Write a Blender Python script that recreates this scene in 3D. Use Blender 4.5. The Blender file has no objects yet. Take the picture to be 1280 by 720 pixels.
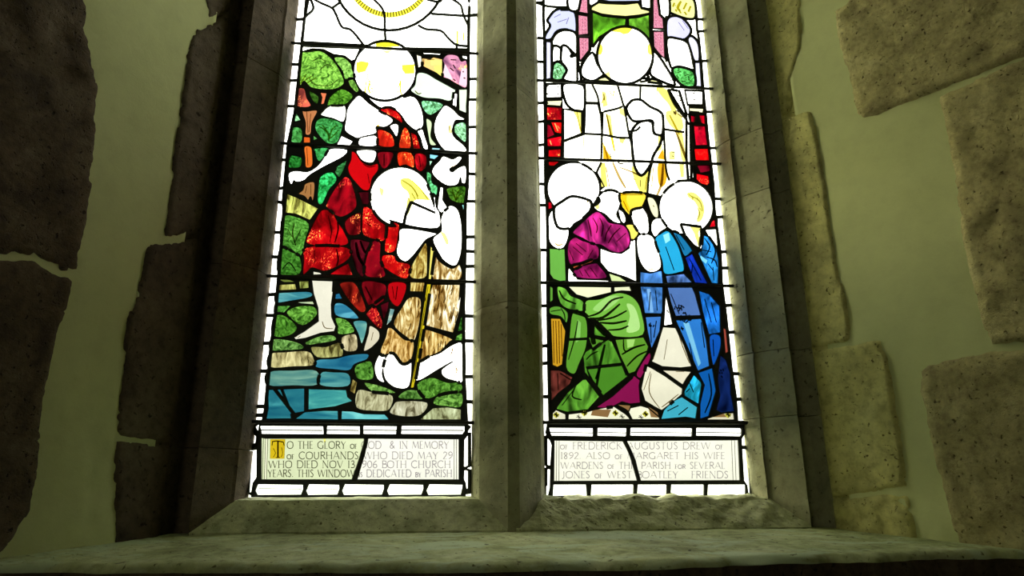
import bpy, bmesh, math, random
from mathutils import Vector, Matrix, noise
from mathutils.geometry import delaunay_2d_cdt
random.seed(7)
C = bpy.context.scene.collection
# ------------------------------------------------------------------ camera
F, YAW, PIT, ROL, CX, CD, CZ = 854.27, 0.1034, 0.292, -0.0048, 0.4259, 1.6557, 0.0055
SUN_E = 10.5
GM = 0.1739            # mullion width between the two lights
LW = 0.5               # width of one light
def ray(px, py):
    a, b = px - 640, py - 360
    c, s = math.cos(ROL), math.sin(ROL)
    u, w = c*a + s*b, -s*a + c*b
    x, y, z = u/F, 1.0, -w/F
    c, s = math.cos(PIT), math.sin(PIT); y, z = c*y - s*z, s*y + c*z
    c, s = math.cos(YAW), math.sin(YAW); x, y = c*x + s*y, -s*x + c*y
    return Vector((x, y, z))
CAM = Vector((CX, -CD, CZ))
def on_glass(px, py, Y=0.0):
    d = ray(px, py); t = (Y + CD)/d.y
    q = CAM + d*t
    return q.x, q.z
cam = bpy.data.cameras.new('camera'); co = bpy.data.objects.new('camera', cam); C.objects.link(co)
cam.sensor_width = 36; cam.lens = F/1280*36; cam.clip_start = 0.02
fw = ray(640, 360).normalized(); rt = (ray(1640, 360) - ray(640, 360)).normalized(); up = rt.cross(fw)
co.matrix_world = Matrix.Translation(CAM) @ Matrix((rt, up, -fw)).transposed().to_4x4()
bpy.context.scene.camera = co

# ------------------------------------------------------------------ materials
def lin(c): return c/12.92 if c <= .04045 else ((c + .055)/1.055)**2.4
def new_mat(name):
    m = bpy.data.materials.new(name); m.use_nodes = True
    nt = m.node_tree; nt.nodes.clear(); out = nt.nodes.new('ShaderNodeOutputMaterial')
    return m, nt, out
def N(nt, t, **k):
    n = nt.nodes.new(t)
    for a, b in k.items():
        if a in n.inputs: n.inputs[a].default_value = b
        else: setattr(n, a, b)
    return n
def ramp(nt, fac, stops):
    r = nt.nodes.new('ShaderNodeValToRGB'); nt.links.new(fac, r.inputs[0])
    e = r.color_ramp.elements
    while len(e) < len(stops): e.new(.5)
    for i, (p, c) in enumerate(stops):
        e[i].position = p; e[i].color = (*c, 1) if len(c) == 3 else c
    return r.outputs[0]
def mixc(nt, fac, a, b, mode='MIX'):
    m = nt.nodes.new('ShaderNodeMix'); m.data_type = 'RGBA'; m.blend_type = mode
    for s, v in ((m.inputs[0], fac), (m.inputs[6], a), (m.inputs[7], b)):
        if hasattr(v, 'links'): nt.links.new(v, s)
        elif isinstance(v, (int, float)): s.default_value = v
        else: s.default_value = (*v, 1)
    return m.outputs[2]
def coords(nt, scale):
    t = N(nt, 'ShaderNodeTexCoord'); m = N(nt, 'ShaderNodeMapping'); m.inputs['Scale'].default_value = scale
    nt.links.new(t.outputs['Object'], m.inputs[0]); return m.outputs[0]
def noise_n(nt, scale, detail=4, sc=(1, 1, 1), rough=.55, dist=0.0):
    n = N(nt, 'ShaderNodeTexNoise'); n.inputs['Scale'].default_value = scale; n.inputs['Detail'].default_value = detail
    n.inputs['Roughness'].default_value = rough; n.inputs['Distortion'].default_value = dist
    nt.links.new(coords(nt, sc), n.inputs['Vector']); return n.outputs['Fac']

def glass_mat(name, kind):
    m, nt, out = new_mat(name)
    at = N(nt, 'ShaderNodeAttribute'); at.attribute_name = 'stain'
    col = at.outputs['Color']
    if kind == 'plain':
        f = ramp(nt, noise_n(nt, 14, 3), [(.3, (.93, .93, .93)), (.7, (1, 1, 1))])
    elif kind == 'foliage':
        a = noise_n(nt, 60, 4, (1, 1, 1), .6, 2.2)
        f = ramp(nt, a, [(.36, (.22, .3, .2)), (.45, (.62, .7, .55)), (.6, (1.1, 1.1, 1.05)), (.72, (1.45, 1.35, 1.5))])
    elif kind == 'fur':
        a = noise_n(nt, 55, 3, (1, 1, .22), .6, 2.4)
        f = ramp(nt, a, [(.38, (.40, .28, .12)), (.47, (.8, .68, .45)), (.55, (1.05, 1.02, .95)), (.7, (1.35, 1.4, 1.6))])
    elif kind == 'drapery':
        a = noise_n(nt, 26, 3, (1, 1, .5), .55, 1.3)
        f = ramp(nt, a, [(.3, (.30, .30, .32)), (.46, (.85, .85, .85)), (.58, (1.15, 1.15, 1.15)), (.72, (1.9, 1.7, 1.9))])
    elif kind == 'water':
        a = noise_n(nt, 22, 3, (.35, 1, 1.3), .5, 1.8)
        f = ramp(nt, a, [(.3, (.55, .75, .85)), (.5, (1, 1, 1)), (.68, (1.7, 1.35, 1.25))])
    elif kind == 'rock':
        a = noise_n(nt, 60, 3, (1, 1, .3), .6, 1.5)
        f = ramp(nt, a, [(.36, (.3, .27, .2)), (.46, (.8, .78, .72)), (.6, (1.1, 1.1, 1.1)), (.72, (1.4, 1.4, 1.5))])
    elif kind == 'brocade':
        a = noise_n(nt, 24, 3, (1, 1, .6), .5, 1.0)
        f = ramp(nt, a, [(.3, (.35, .3, .4)), (.48, (.9, .9, .9)), (.7, (1.3, 1.2, 1.2))])
    elif kind == 'lattice':
        v = N(nt, 'ShaderNodeTexVoronoi'); v.inputs['Scale'].default_value = 190; v.inputs['Randomness'].default_value = .35
        nt.links.new(coords(nt, (1, 1, 1)), v.inputs['Vector'])
        f = ramp(nt, v.outputs['Distance'], [(.2, (1.1, 1.1, 1.1)), (.5, (.75, .5, .58))])
    c = mixc(nt, 1.0, col, f, 'MULTIPLY')
    if kind == 'brocade':          # yellow silver-stain flower sprigs scattered over the ruby glass
        a = noise_n(nt, 95, 3, (1, 1, .55), .6, 3.0); b = noise_n(nt, 20, 1)
        mk = N(nt, 'ShaderNodeMath', operation='MULTIPLY')
        r1 = ramp(nt, a, [(.55, (0, 0, 0)), (.62, (1, 1, 1))]); r2 = ramp(nt, b, [(.52, (0, 0, 0)), (.6, (1, 1, 1))])
        nt.links.new(r1, mk.inputs[0]); nt.links.new(r2, mk.inputs[1])
        c = mixc(nt, mk.outputs[0], c, (.95, .55, .22))
    tr = N(nt, 'ShaderNodeBsdfTransparent'); nt.links.new(c, tr.inputs[0])
    gl = N(nt, 'ShaderNodeBsdfGlossy'); gl.inputs['Roughness'].default_value = .12
    mx = N(nt, 'ShaderNodeMixShader'); mx.inputs[0].default_value = .03
    nt.links.new(tr.outputs[0], mx.inputs[1]); nt.links.new(gl.outputs[0], mx.inputs[2]); nt.links.new(mx.outputs[0], out.inputs[0])
    return m
GL = {k: glass_mat('glass_' + k, k) for k in ('plain', 'foliage', 'fur', 'drapery', 'water', 'rock', 'brocade', 'lattice')}
def paint_mat(name, c):            # vitreous paint: a thin brown film on the glass
    m, nt, out = new_mat(name); t = N(nt, 'ShaderNodeBsdfTransparent'); t.inputs[0].default_value = (*c, 1)
    nt.links.new(t.outputs[0], out.inputs[0]); return m
PAINT = {'dark': paint_mat('trace_paint', (.03, .025, .015)), 'brown': paint_mat('brown_paint', (.16, .11, .035)),
         'grey': paint_mat('grey_paint', (.15, .14, .12)), 'faint': paint_mat('faint_paint', (.40, .36, .42)), 'line': paint_mat('line_paint', (.05, .05, .042)), 'gold': paint_mat('gold_paint', (.42, .33, .012))}
def solid(name, col, rough=.8, metal=0, bump=None):
    m, nt, out = new_mat(name); p = N(nt, 'ShaderNodeBsdfPrincipled')
    p.inputs['Base Color'].default_value = (*col, 1); p.inputs['Roughness'].default_value = rough; p.inputs['Metallic'].default_value = metal
    a = noise_n(nt, 60, 4); c = mixc(nt, a, tuple(v*.7 for v in col), tuple(v*1.25 for v in col)); nt.links.new(c, p.inputs['Base Color'])
    nt.links.new(p.outputs[0], out.inputs[0]); return m
LEAD = solid('lead', (.022, .024, .02), .65, 0)
IRON = solid('iron', (.018, .017, .014), .7, 0)
def stone_mat(name, c1, c2, c3, scale=9, bump=.5, fine=70, pits=True, spec=.25, mott=.8, bdist=.004, patch=None):
    m, nt, out = new_mat(name); p = N(nt, 'ShaderNodeBsdfPrincipled'); p.inputs['Roughness'].default_value = .9
    p.inputs['Specular IOR Level'].default_value = spec
    a = noise_n(nt, scale, 5, rough=.6, dist=.4); b = noise_n(nt, scale*6, 4, rough=.65)
    c = ramp(nt, a, [(.32, c1), (.5, c2), (.7, c3)])
    c = mixc(nt, mott, c, ramp(nt, b, [(.3, (.55, .52, .5)), (.5, (.95, .95, .95)), (.75, (1.25, 1.25, 1.2))]), 'MULTIPLY')
    if patch:
        pn = noise_n(nt, 5.5, 5, (1, 1.6, 1), .65, .8); c = mixc(nt, ramp(nt, pn, [(.5, (0, 0, 0)), (.62, (.8, .8, .8))]), c, patch)
    h = noise_n(nt, fine, 6, rough=.75, dist=.5)
    if pits:
        v = noise_n(nt, fine*1.3, 2, rough=.5, dist=.35)
        pr = ramp(nt, v, [(.27, (.3, .27, .24)), (.36, (1, 1, 1))]); c = mixc(nt, 1.0, c, pr, 'MULTIPLY')
        mm = N(nt, 'ShaderNodeMath', operation='ADD'); nt.links.new(h, mm.inputs[0]); nt.links.new(pr, mm.inputs[1]); h = mm.outputs[0]
    bp = N(nt, 'ShaderNodeBump'); bp.inputs['Strength'].default_value = bump; bp.inputs['Distance'].default_value = bdist
    nt.links.new(h, bp.inputs['Height']); nt.links.new(bp.outputs[0], p.inputs['Normal']); nt.links.new(c, p.inputs['Base Color'])
    nt.links.new(p.outputs[0], out.inputs[0]); return m
ST_FRAME = stone_mat('frame_limestone', (.20, .195, .12), (.31, .30, .18), (.37, .36, .225), 7, .5, mott=.5)
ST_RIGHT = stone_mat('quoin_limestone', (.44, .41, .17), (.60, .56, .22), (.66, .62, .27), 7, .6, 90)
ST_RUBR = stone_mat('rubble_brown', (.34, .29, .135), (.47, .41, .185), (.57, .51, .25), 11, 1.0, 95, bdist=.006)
ST_LEFT = stone_mat('quoin_shaded', (.075, .055, .038), (.105, .078, .052), (.14, .11, .07), 9, .5)  # same stone as the right quoins, darkened to paint in the left side's shade
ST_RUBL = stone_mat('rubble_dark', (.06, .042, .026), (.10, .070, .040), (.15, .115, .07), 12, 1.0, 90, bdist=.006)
PLASTER = stone_mat('lime_plaster', (.56, .585, .285), (.58, .605, .295), (.60, .625, .31), 4, .18, 40, pits=False, mott=.15)
ST_SILL = stone_mat('ledge_stone', (.26, .285, .125), (.44, .48, .235), (.54, .58, .33), 7, .5, 60, bdist=.003, patch=(.52, .62, .40))
ST_CHAM = stone_mat('sill_limestone', (.30, .32, .17), (.56, .58, .33), (.66, .68, .42), 9, .6, 80)
ROOM = solid('room_plaster', (.25, .24, .16), .9)

# ------------------------------------------------------------------ object helpers
def link(name, me, parent=None, mats=()):
    o = bpy.data.objects.new(name, me); C.objects.link(o)
    for m in mats: me.materials.append(m)
    if parent is not None: o.parent = parent
    return o
def empty(name, loc=(0, 0, 0), parent=None):
    o = bpy.data.objects.new(name, None); C.objects.link(o); o.location = loc; o.empty_display_size = .1
    if parent is not None: o.parent = parent
    return o
def from_data(name, vs, fs, mats, parent=None, smooth=False):
    me = bpy.data.meshes.new(name); me.from_pydata([tuple(v) for v in vs], [], fs); me.update()
    if smooth:
        for p in me.polygons: p.use_smooth = True
    return link(name, me, parent, mats)

# ------------------------------------------------------------------ stained glass engine
TILE = {'a1': (350, 0, 4.923), 'a2': (340, 120, 4.923), 'a3': (330, 240, 4.737), 'a4': (310, 360, 4.41), 'a5': (300, 510, 4.26),
        'b1': (660, 0, 4.923), 'b2': (660, 120, 4.923), 'b3': (665, 220, 4.737), 'b4': (665, 340, 4.737), 'b5': (660, 460, 4.26), 'px': (0, 0, 1)}
def T(s):
    """'a1 100,20 300,40 a2 ...' -> pixel points"""
    o = []; t = TILE['px']
    for w in s.split():
        if w in TILE: t = TILE[w]
        else:
            u, v = w.split(','); o.append((t[0] + float(u)/t[2], t[1] + float(v)/t[2]))
    return o
def cr(pts, closed=True, n=4):
    """Catmull-Rom smoothing"""
    m = len(pts); out = []
    rng = range(m) if closed else range(m - 1)
    for i in rng:
        if closed: p0, p1, p2, p3 = pts[i-1], pts[i], pts[(i+1) % m], pts[(i+2) % m]
        else: p0, p1, p2, p3 = pts[max(i-1, 0)], pts[i], pts[i+1], pts[min(i+2, m-1)]
        for k in range(n):
            t = k/n
            out.append(tuple(.5*((2*p1[j]) + (-p0[j]+p2[j])*t*1.0 + (2*p0[j]-5*p1[j]+4*p2[j]-p3[j])*t*t + (-p0[j]+3*p1[j]-3*p2[j]+p3[j])*t**3) for j in (0, 1)))
    if not closed: out.append(pts[-1])
    return out
def circ(cx, cy, rx, ry=None, n=40, a0=0, a1=360):
    ry = ry or rx
    return [(cx + rx*math.cos(math.radians(a0 + (a1-a0)*i/n)), cy + ry*math.sin(math.radians(a0 + (a1-a0)*i/n))) for i in range(n)]

SKYL = 5.0            # how bright the sky is behind clear glass, against display white
def trans(c, part):
    """transmission of a glass whose lit colour is c; nearly clear glass burns out, the pen-lettered panes less so"""
    m = sum(c)/3; t = max(0, min(1, (m - .935)/.04)); t = t*t*(3-2*t); mx = .91*SKYL
    if part.startswith('inscription'): return [(1.3 if c[0] > .95 else 1.15)*lin(min(1, x))/SKYL for x in c]
    return [max(.0004, min(.97, (lin(min(1, x))*(1-t) + t*mx*lin(min(1, x))**.6)/SKYL)) for x in c]
class Panel:
    def __init__(s, root):
        s.R = []; s.lines = []; s.strokes = []; s.root = root; s.parts = {}
    def g(s, part, col, pts, mat='plain', flat=False, lead=True):
        if isinstance(pts, str): pts = T(pts)
        if not flat and len(pts) >= 5 and len(pts) < 36: pts = cr(pts)
        s.R.append((part, col, pts, mat, lead))
    def line(s, pts, w=2.3, smooth=True):
        if isinstance(pts, str): pts = T(pts)
        s.lines.append((cr(pts, False) if smooth and len(pts) > 2 else pts, w))
    def paint(s, part, pts, w=1.0, ink='dark', taper=True, smooth=True):
        if isinstance(pts, str): pts = T(pts)
        s.strokes.append((part, cr(pts, False) if smooth and len(pts) > 2 else pts, w, ink, taper))
    def build(s):
        PXM = .00193
        vs = []; faces = []; dup = {}
        for part, col, pts, mat, lead in s.R:
            f = []
            for p in pts:
                q = on_glass(*p); k = (round(q[0], 5), round(q[1], 5))
                if k not in dup: dup[k] = len(vs); vs.append(Vector(k))
                if not f or f[-1] != dup[k]: f.append(dup[k])
            if f[0] == f[-1]: f.pop()
            ar = sum(vs[f[i-1]].x*vs[f[i]].y - vs[f[i]].x*vs[f[i-1]].y for i in range(len(f)))
            faces.append(f if ar > 0 else f[::-1])
        edges = [(f[i-1], f[i]) for f in faces for i in range(len(f)) if f[i-1] != f[i]]
        ov, oe, of, _, _, _ = delaunay_2d_cdt(vs, edges, [], 0, 1e-5, True)
        polys = []
        for f in faces:
            P = [vs[i] for i in f]; polys.append((min(p.x for p in P), max(p.x for p in P), min(p.y for p in P), max(p.y for p in P), P))
        def wind(P, x, y):
            w = 0; a = P[-1]
            for b in P:
                if (a.y > y) != (b.y > y):
                    if x < (b.x-a.x)*(y-a.y)/(b.y-a.y)+a.x: w += 1 if b.y > a.y else -1
                a = b
            return w
        own = []; base = []
        for t in of:
            x = sum(ov[i].x for i in t)/len(t); y = sum(ov[i].y for i in t)/len(t); o = -1
            for k in range(len(polys)-1, -1, -1):
                q = polys[k]
                if q[0] < x < q[1] and q[2] < y < q[3] and wind(q[4], x, y): o = k; break
            own.append(o)
            while o >= 0 and not (s.R[o][4] and polys[o][0] < x < polys[o][1] and polys[o][2] < y < polys[o][3] and wind(polys[o][4], x, y)): o -= 1
            base.append(o)
        bypart = {}
        for t, w in zip(of, own):
            if w < 0: continue
            bypart.setdefault(s.R[w][0], []).append((t, w))
        # boundary edges between two glass pieces -> lead cames
        em = {}
        for t, w in zip(of, base):
            for i in range(len(t)):
                a, b = t[i], t[(i+1) % len(t)]; em.setdefault((min(a, b), max(a, b)), []).append(w)
        lead_edges = []; rim_edges = []
        for (a, b), ws in em.items():
            if len(ws) == 2 and ws[0] != ws[1] and min(ws) >= 0:
                r0, r1 = s.R[ws[0]], s.R[ws[1]]
                if r0[0] == 'lead_came' and r1[0] == 'lead_came': continue
                if 'lead_came' in (r0[0], r1[0]): rim_edges.append((a, b))
                else: lead_edges.append((a, b))
        T0 = .0016          # half thickness of glass
        def slab(tris, h):
            V = []; Fc = []; ids = []; mp = {}
            ecount = {}
            for t, w in tris:
                # Blender front faces towards -Y
                P = [ov[i] for i in t]
                area = sum(P[i].x*P[(i+1) % len(P)].y - P[(i+1) % len(P)].x*P[i].y for i in range(len(P)))
                t = list(t) if area > 0 else list(t)[::-1]
                for side in (0, 1):
                    f = []
                    for i in t:
                        k = (i, side)
                        if k not in mp: mp[k] = len(V); V.append((ov[i].x, -h if side == 0 else h, ov[i].y))
                        f.append(mp[k])
                    Fc.append(f if side == 0 else f[::-1]); ids.append(w)
                for i in range(len(t)):
                    a, b = t[i], t[(i+1) % len(t)]
                    if (b, a) in ecount: ecount.pop((b, a))
                    else: ecount[(a, b)] = w
            for (a, b), w in ecount.items():
                Fc.append([mp[(b, 0)], mp[(a, 0)], mp[(a, 1)], mp[(b, 1)]]); ids.append(w)
            return V, Fc, ids
        def tube(pts3, w, h, V, Fc, taper=False):
            n = len(pts3)
            if n < 2: return
            base = len(V); K = 8
            for i, p in enumerate(pts3):
                d = (pts3[min(i+1, n-1)] - pts3[max(i-1, 0)])
                if d.length < 1e-9: d = Vector((1, 0))
                d.normalize(); nr = Vector((-d.y, d.x))
                for k in range(K):
                    a = 2*math.pi*k/K
                    q = p + nr*math.cos(a)*w
                    V.append((q.x, -math.sin(a)*h, q.y))
            for i in range(n-1):
                for k in range(K):
                    a = base + i*K + k; b = base + i*K + (k+1) % K
                    Fc.append([a, b, b+K, a+K])
            Fc.append([base + k for k in range(K)][::-1]); Fc.append([base + (n-1)*K + k for k in range(K)])
        # parts (hierarchy from dotted keys: figure/halo)
        made = {}
        def get_parent(key):
            if '/' not in key: return s.root
            pk = key.split('/')[0]
            if pk not in made: raise KeyError(pk)
            return made[pk]
        keys = sorted(sorted(set(bypart) | {k[0] for k in s.strokes}), key=lambda k: k.count('/'))
        for key in keys:
            if key == 'lead_came': continue
            V, Fc, ids = slab(bypart.get(key, []), T0)
            mats = []; 
            for w in ids:
                if s.R[w][3] not in mats: mats.append(s.R[w][3])
            mi = [mats.index(s.R[w][3]) for w in ids]
            cols = []
            for f, w in zip(Fc, ids):
                c = s.R[w][1]
                cc = [math.sqrt(x) for x in trans(c, key)]
                cols += [cc]*len(f)
            allm = [GL[m] for m in mats]
            # painted strokes
            inks = {}
            for part, pts, w, ink, taper in s.strokes:
                if part != key: continue
                P = [Vector(on_glass(*p)) for p in pts]
                if ink not in inks: inks[ink] = len(allm); allm.append(PAINT[ink])
                b = len(V); n = len(P)
                for i, p in enumerate(P):
                    d = P[min(i+1, n-1)] - P[max(i-1, 0)]
                    d = d.normalized() if d.length > 1e-9 else Vector((1, 0))
                    nr = Vector((-d.y, d.x)); ww = w*PXM/2*1.35*(.62 if 'lettering' in key or 'inscription' in key else 1)
                    if taper and n > 1: ww *= .35 + .65*math.sin(math.pi*(.15 + .7*i/(n-1)))
                    for sg in (1, -1):
                        q = p + nr*ww*sg; V.append((q.x, -T0 - .0005, q.y))
                for i in range(n-1):
                    f = [b+2*i, b+2*i+1, b+2*i+3, b+2*i+2]; Fc.append(f); mi.append(inks[ink]); cols += [[1, 1, 1]]*4
            nm = key.split('/')[-1]
            me = bpy.data.meshes.new(nm); me.from_pydata(V, [], Fc); me.update()
            at = me.color_attributes.new('stain', 'FLOAT_COLOR', 'CORNER')
            flat = []
            for c in cols: flat += [c[0], c[1], c[2], 1.0]
            at.data.foreach_set('color', flat)
            me.polygons.foreach_set('material_index', mi)
            made[key] = link(nm, me, get_parent(key), allm)
        V, Fc, ids = slab(bypart.get('lead_came', []), .0024)
        # chain boundary edges to polylines
        for edges, rad, hh in ((lead_edges, 2.6*PXM/2*1.8, .0034), (rim_edges, .85*PXM, .0030)):
            adj = {}; used = set()
            for a, b in edges: adj.setdefault(a, []).append(b); adj.setdefault(b, []).append(a)
            for a in sorted(adj, key=lambda v: len(adj[v]) == 2):
                for b in adj[a]:
                    if (min(a, b), max(a, b)) in used: continue
                    path = [a, b]; used.add((min(a, b), max(a, b)))
                    while len(adj[path[-1]]) == 2:
                        c = [x for x in adj[path[-1]] if x != path[-2]]
                        if not c: break
                        c = c[0]; k = (min(path[-1], c), max(path[-1], c))
                        if k in used: break
                        used.add(k); path.append(c)
                    tube([Vector(ov[i]) for i in path], rad, hh, V, Fc)
        for pts, w in s.lines:
            tube([Vector(on_glass(*p)) for p in pts], w*PXM/2*1.85, .0036, V, Fc)
        made['lead_came'] = from_data('lead_came', V, Fc, [LEAD], s.root)
        s.parts = made
        return made

WH = (1.0, 1.0, .96); CREAM = (1, .98, .86)
def px_of(X, Z, Y=0.0):
    v = Vector((X, Y, Z)) - CAM
    c, s = math.cos(YAW), math.sin(YAW); x = c*v.x - s*v.y; y = s*v.x + c*v.y; z = v.z
    c, s = math.cos(PIT), math.sin(PIT); y, z = c*y + s*z, -s*y + c*z
    u, w = F*x/y, -F*z/y
    c, s = math.cos(ROL), math.sin(ROL)
    return 640 + c*u - s*w, 360 + s*u + c*w
TOPZ = 1.70

# ================================================================== LEFT LIGHT
rootL = empty('stained_glass_panel', (LW/2, 0, 0))
PL = Panel(rootL); g = PL.g
g('border_glass', WH, [px_of(-.004, -.004), px_of(LW+.004, -.004), px_of(LW+.004, TOPZ+.004), px_of(-.004, TOPZ+.004)], flat=True)
innL = T('a1 190,0 205,55 160,100 150,122 135,300 90,690 a2 135,120 105,330 75,560 a3 118,60 85,480 65,700 a4 145,105 95,700')
innL = T('a1 150,120 132,300 92,690 a2 100,290 68,660 a3 118,100 88,480 70,700 a4 124,350 95,680') + [(329, 527)]
inn_top = [px_of(.030, TOPZ-.03)]
innR = [(583, 527)] + T('a4 1190,480 1188,120 a3 1192,300 1192,60 a2 1203,560 1203,60 a1 1160,560 1160,160 1165,40')
pic = innL + innR + [px_of(LW-.045, TOPZ-.03), px_of(.035, TOPZ-.03)]
g('lead_came', (0, 0, 0), pic, flat=True)
SKY = (.99, 1, .95)
g('sky_glass', SKY, T('a1 1160,300 800,295 500,275 134,255 153,122 156,60 162,0') + [px_of(.038, TOPZ-.035), px_of(LW-.05, TOPZ-.035)] + T('a1 1163,0 1163,160'), flat=True)
g('sky_glass/sun_disc', (1, 1, .93), circ(486.5, -33, 71))
g('sky_glass/sun_rays', (.98, .93, .25), circ(486.5, -33, 55), lead=False)
g('sky_glass/sun_centre', (1, 1, .95), circ(486.5, -33, 48.5), lead=False)
for k in range(44):
    a = math.radians(5 + 170*k/43); 
    PL.paint('sky_glass/sun_rays', [(486.5+48.5*math.cos(a), -33+48.5*math.sin(a)), (486.5+55*math.cos(a), -33+55*math.sin(a))], 1.1, 'dark', False)
for q in ('a1 475,75 485,85', 'a1 530,105 545,115', 'a1 570,120 580,130', 'a1 600,128 606,136', 'a1 670,145 676,155', 'a1 695,140 700,150'):
    PL.paint('sky_glass/sun_disc', T(q), 1.3, 'faint')
for q in ('a1 580,0 620,40 642,90 645,187 650,255', 'a1 200,-10 255,20 320,50 345,90 380,165 430,180 470,220 512,275', 'a1 320,50 370,12 360,-10',
          'a1 850,155 900,180 990,190 1040,240 1085,275 1160,285', 'a1 1085,275 1090,315', 'a1 930,85 1010,90 1130,97 1220,95',
          'a1 1050,-10 1110,30 1130,97 1165,170', 'a1 190,0 205,55 160,100 145,130', 'a1 900,-5 975,12 1000,-10'):
    PL.line(q, 2.2)
for q in ('a1 1085,190 1098,190 1098,270 1085,270', 'a1 1125,200 1135,200 1135,250 1125,250'):
    g('sky_glass', (.9, 1, .35), q, flat=True, lead=False)
# sky under the first bar, left
g('sky_glass', (1, 1, .9), 'a1 140,285 490,300 460,370 440,375 400,345 330,335 270,305 200,300 138,318', flat=True)
g('sky_glass', (.98, 1, .9), 'a2 310,100 360,60 450,62 442,158 380,140 305,120')
# right landscape: castle, tower, fields
g('castle', (1, .97, .85), 'a1 838,335 870,345 878,405 850,420')
g('castle', (.98, .80, .48), 'a1 875,355 925,362 945,350 1000,362 1000,480 960,450 875,408', flat=True)
g('castle', (1, .95, .5), 'a1 925,365 1000,375 1000,400 930,400', flat=True, lead=False)
g('castle', (1, .93, .45), 'a1 945,410 990,400 1000,475 960,450', lead=False, flat=True)
g('castle/rose_tower', (.90, .60, .72), 'a1 1000,470 1010,400 1000,370 1030,335 1090,340 1115,375 1150,380 1150,535 1090,520 1040,490', 'brocade')
g('castle/rose_tower', (.98, .80, .86), 'a1 1118,420 1150,420 1150,535 1100,522', lead=False, flat=True)
g('castle/rose_tower', (.98, .82, .86), 'a1 1015,395 1040,440 1060,490 1020,478 1002,440', lead=False)
for q in ('a1 1065,400 1080,425', 'a1 1065,488 1080,500', 'a1 1125,440 1130,448', 'a1 1130,480 1140,486', 'a1 1050,370 1085,372', 'a1 1045,420 1070,440'):
    PL.paint('castle/rose_tower', T(q), 2.2)
PL.paint('castle', T('a1 885,365 885,400'), 1.5, 'brown'); PL.paint('castle', T('a1 905,370 950,370'), 1.2, 'brown')
g('sky_glass', WH, 'a1 880,322 990,328 985,340 885,335', flat=True); g('sky_glass', WH, 'a1 1120,340 1152,345 1152,368 1125,360', flat=True)
g('field_glass', (.90, 1, .87), 'a1 845,450 900,450 960,485 1060,540 1080,560 1050,622 980,610 880,602 805,560 830,520')
g('field_glass', (.62, .93, .76), 'a1 870,622 920,618 990,632 1000,660 930,710 885,680', 'foliage')
g('field_glass', (.93, 1, .87), 'a1 1100,550 1152,548 1150,700 1102,680', flat=True)
PL.paint('field_glass', T('a1 830,560 850,580 870,575'), 1.5, 'brown')
g('field_glass', (.83, .93, .72), 'a2 948,140 985,165 978,250 1012,300 975,302 960,240')
g('field_glass', (.70, .95, .80), 'a2 1135,170 1192,168 1192,285 1130,235 1120,200', 'foliage')
g('field_glass', (.66, .90, .93), 'a2 985,315 1045,320 1020,340 982,335'); g('field_glass', (.55, .85, .93), 'a2 968,355 1030,365 1000,392 970,385')
g('field_glass', (.70, .93, .78), 'a2 966,395 990,400 972,432'); g('field_glass', (.45, .88, .62), 'a2 950,470 980,480 985,530 1020,560 1008,622 985,600 960,560', 'foliage')
g('shrub', (.32, .52, .16), 'a2 1075,570 1130,555 1192,560 1192,650 1150,660 1100,640 1080,600', 'foliage')
for q in ('a2 1130,645 1120,610 1095,590', 'a2 1130,645 1140,600 1160,575', 'a2 1130,650 1150,615 1175,600', 'a2 1128,640 1115,600 1110,575'):
    PL.paint('shrub', T(q), 1.3, 'gold')
g('field_glass', (.6, .92, .88), 'a2 1155,668 1192,665 a3 1190,150 1170,75', flat=True)
# trees, left
GR1, GR2 = (.56, .80, .33), (.36, .60, .18)
g('tree', GR1, 'a1 128,335 180,318 250,312 310,352 350,400 390,480 392,520 340,550 260,553 190,540 150,500 122,520', 'foliage')
g('tree', (.62, .84, .42), 'a1 335,352 390,352 435,390 445,430 460,478 400,488 385,440 345,385', 'foliage')
g('tree', (.55, .76, .35), 'a1 420,490 450,488 485,550 470,570 430,530', 'foliage')
g('tree', GR2, 'a1 310,592 380,545 450,590 400,645 310,650 290,650', 'foliage'); g('tree', (.22, .38, .12), 'a1 178,560 215,575 240,600 230,640 200,620', 'foliage')
for q in ('a1 125,520 150,480 160,460', 'a1 135,520 165,490 200,470', 'a1 145,525 190,500 225,480', 'a1 128,500 130,470'):
    PL.paint('tree', T(q), 1.4, 'gold')
for q in ('a1 180,480 210,520 300,530 360,490', 'a1 240,440 290,400 330,420', 'a1 200,380 240,360 280,380'):
    PL.paint('tree', T(q), 1.0, 'brown')
g('tree', (.26, .62, .33), 'a2 275,150 330,133 430,165 428,220 400,288 335,290 268,212', 'foliage')
for q in ('a2 350,285 345,230 310,180', 'a2 352,270 370,210 400,180', 'a2 350,250 330,215 290,190', 'a2 350,270 385,240 410,210'):
    PL.paint('tree', T(q), 1.3, 'gold')
for c, q in (((.30, .62, .32), 'a2 128,192 182,202 182,285 120,285 122,240'), ((.66, .92, .72), 'a2 142,88 178,150 140,160 138,120'), ((.16, .50, .20), 'a2 112,370 140,365 182,380 180,430 150,446 102,438'),
             ((.26, .68, .38), 'a2 262,322 350,322 300,400 275,388 265,350'), ((.4, .72, .4), 'a2 255,242 286,265 255,275'), ((.25, .55, .33), 'a2 400,432 460,398 420,498 385,470 395,450'),
             ((.22, .80, .45), 'a2 300,492 368,466 400,518 352,580 310,665 280,650 284,560')):
    g('tree', c, q, 'foliage')
g('tree/trunk', (.78, .36, .28), 'a1 108,545 150,545 165,600 190,655 110,658 105,600', 'brocade'); g('tree/trunk', (.86, .46, .30), 'a1 245,567 290,572 272,640 250,645 258,600', flat=True)
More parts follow.
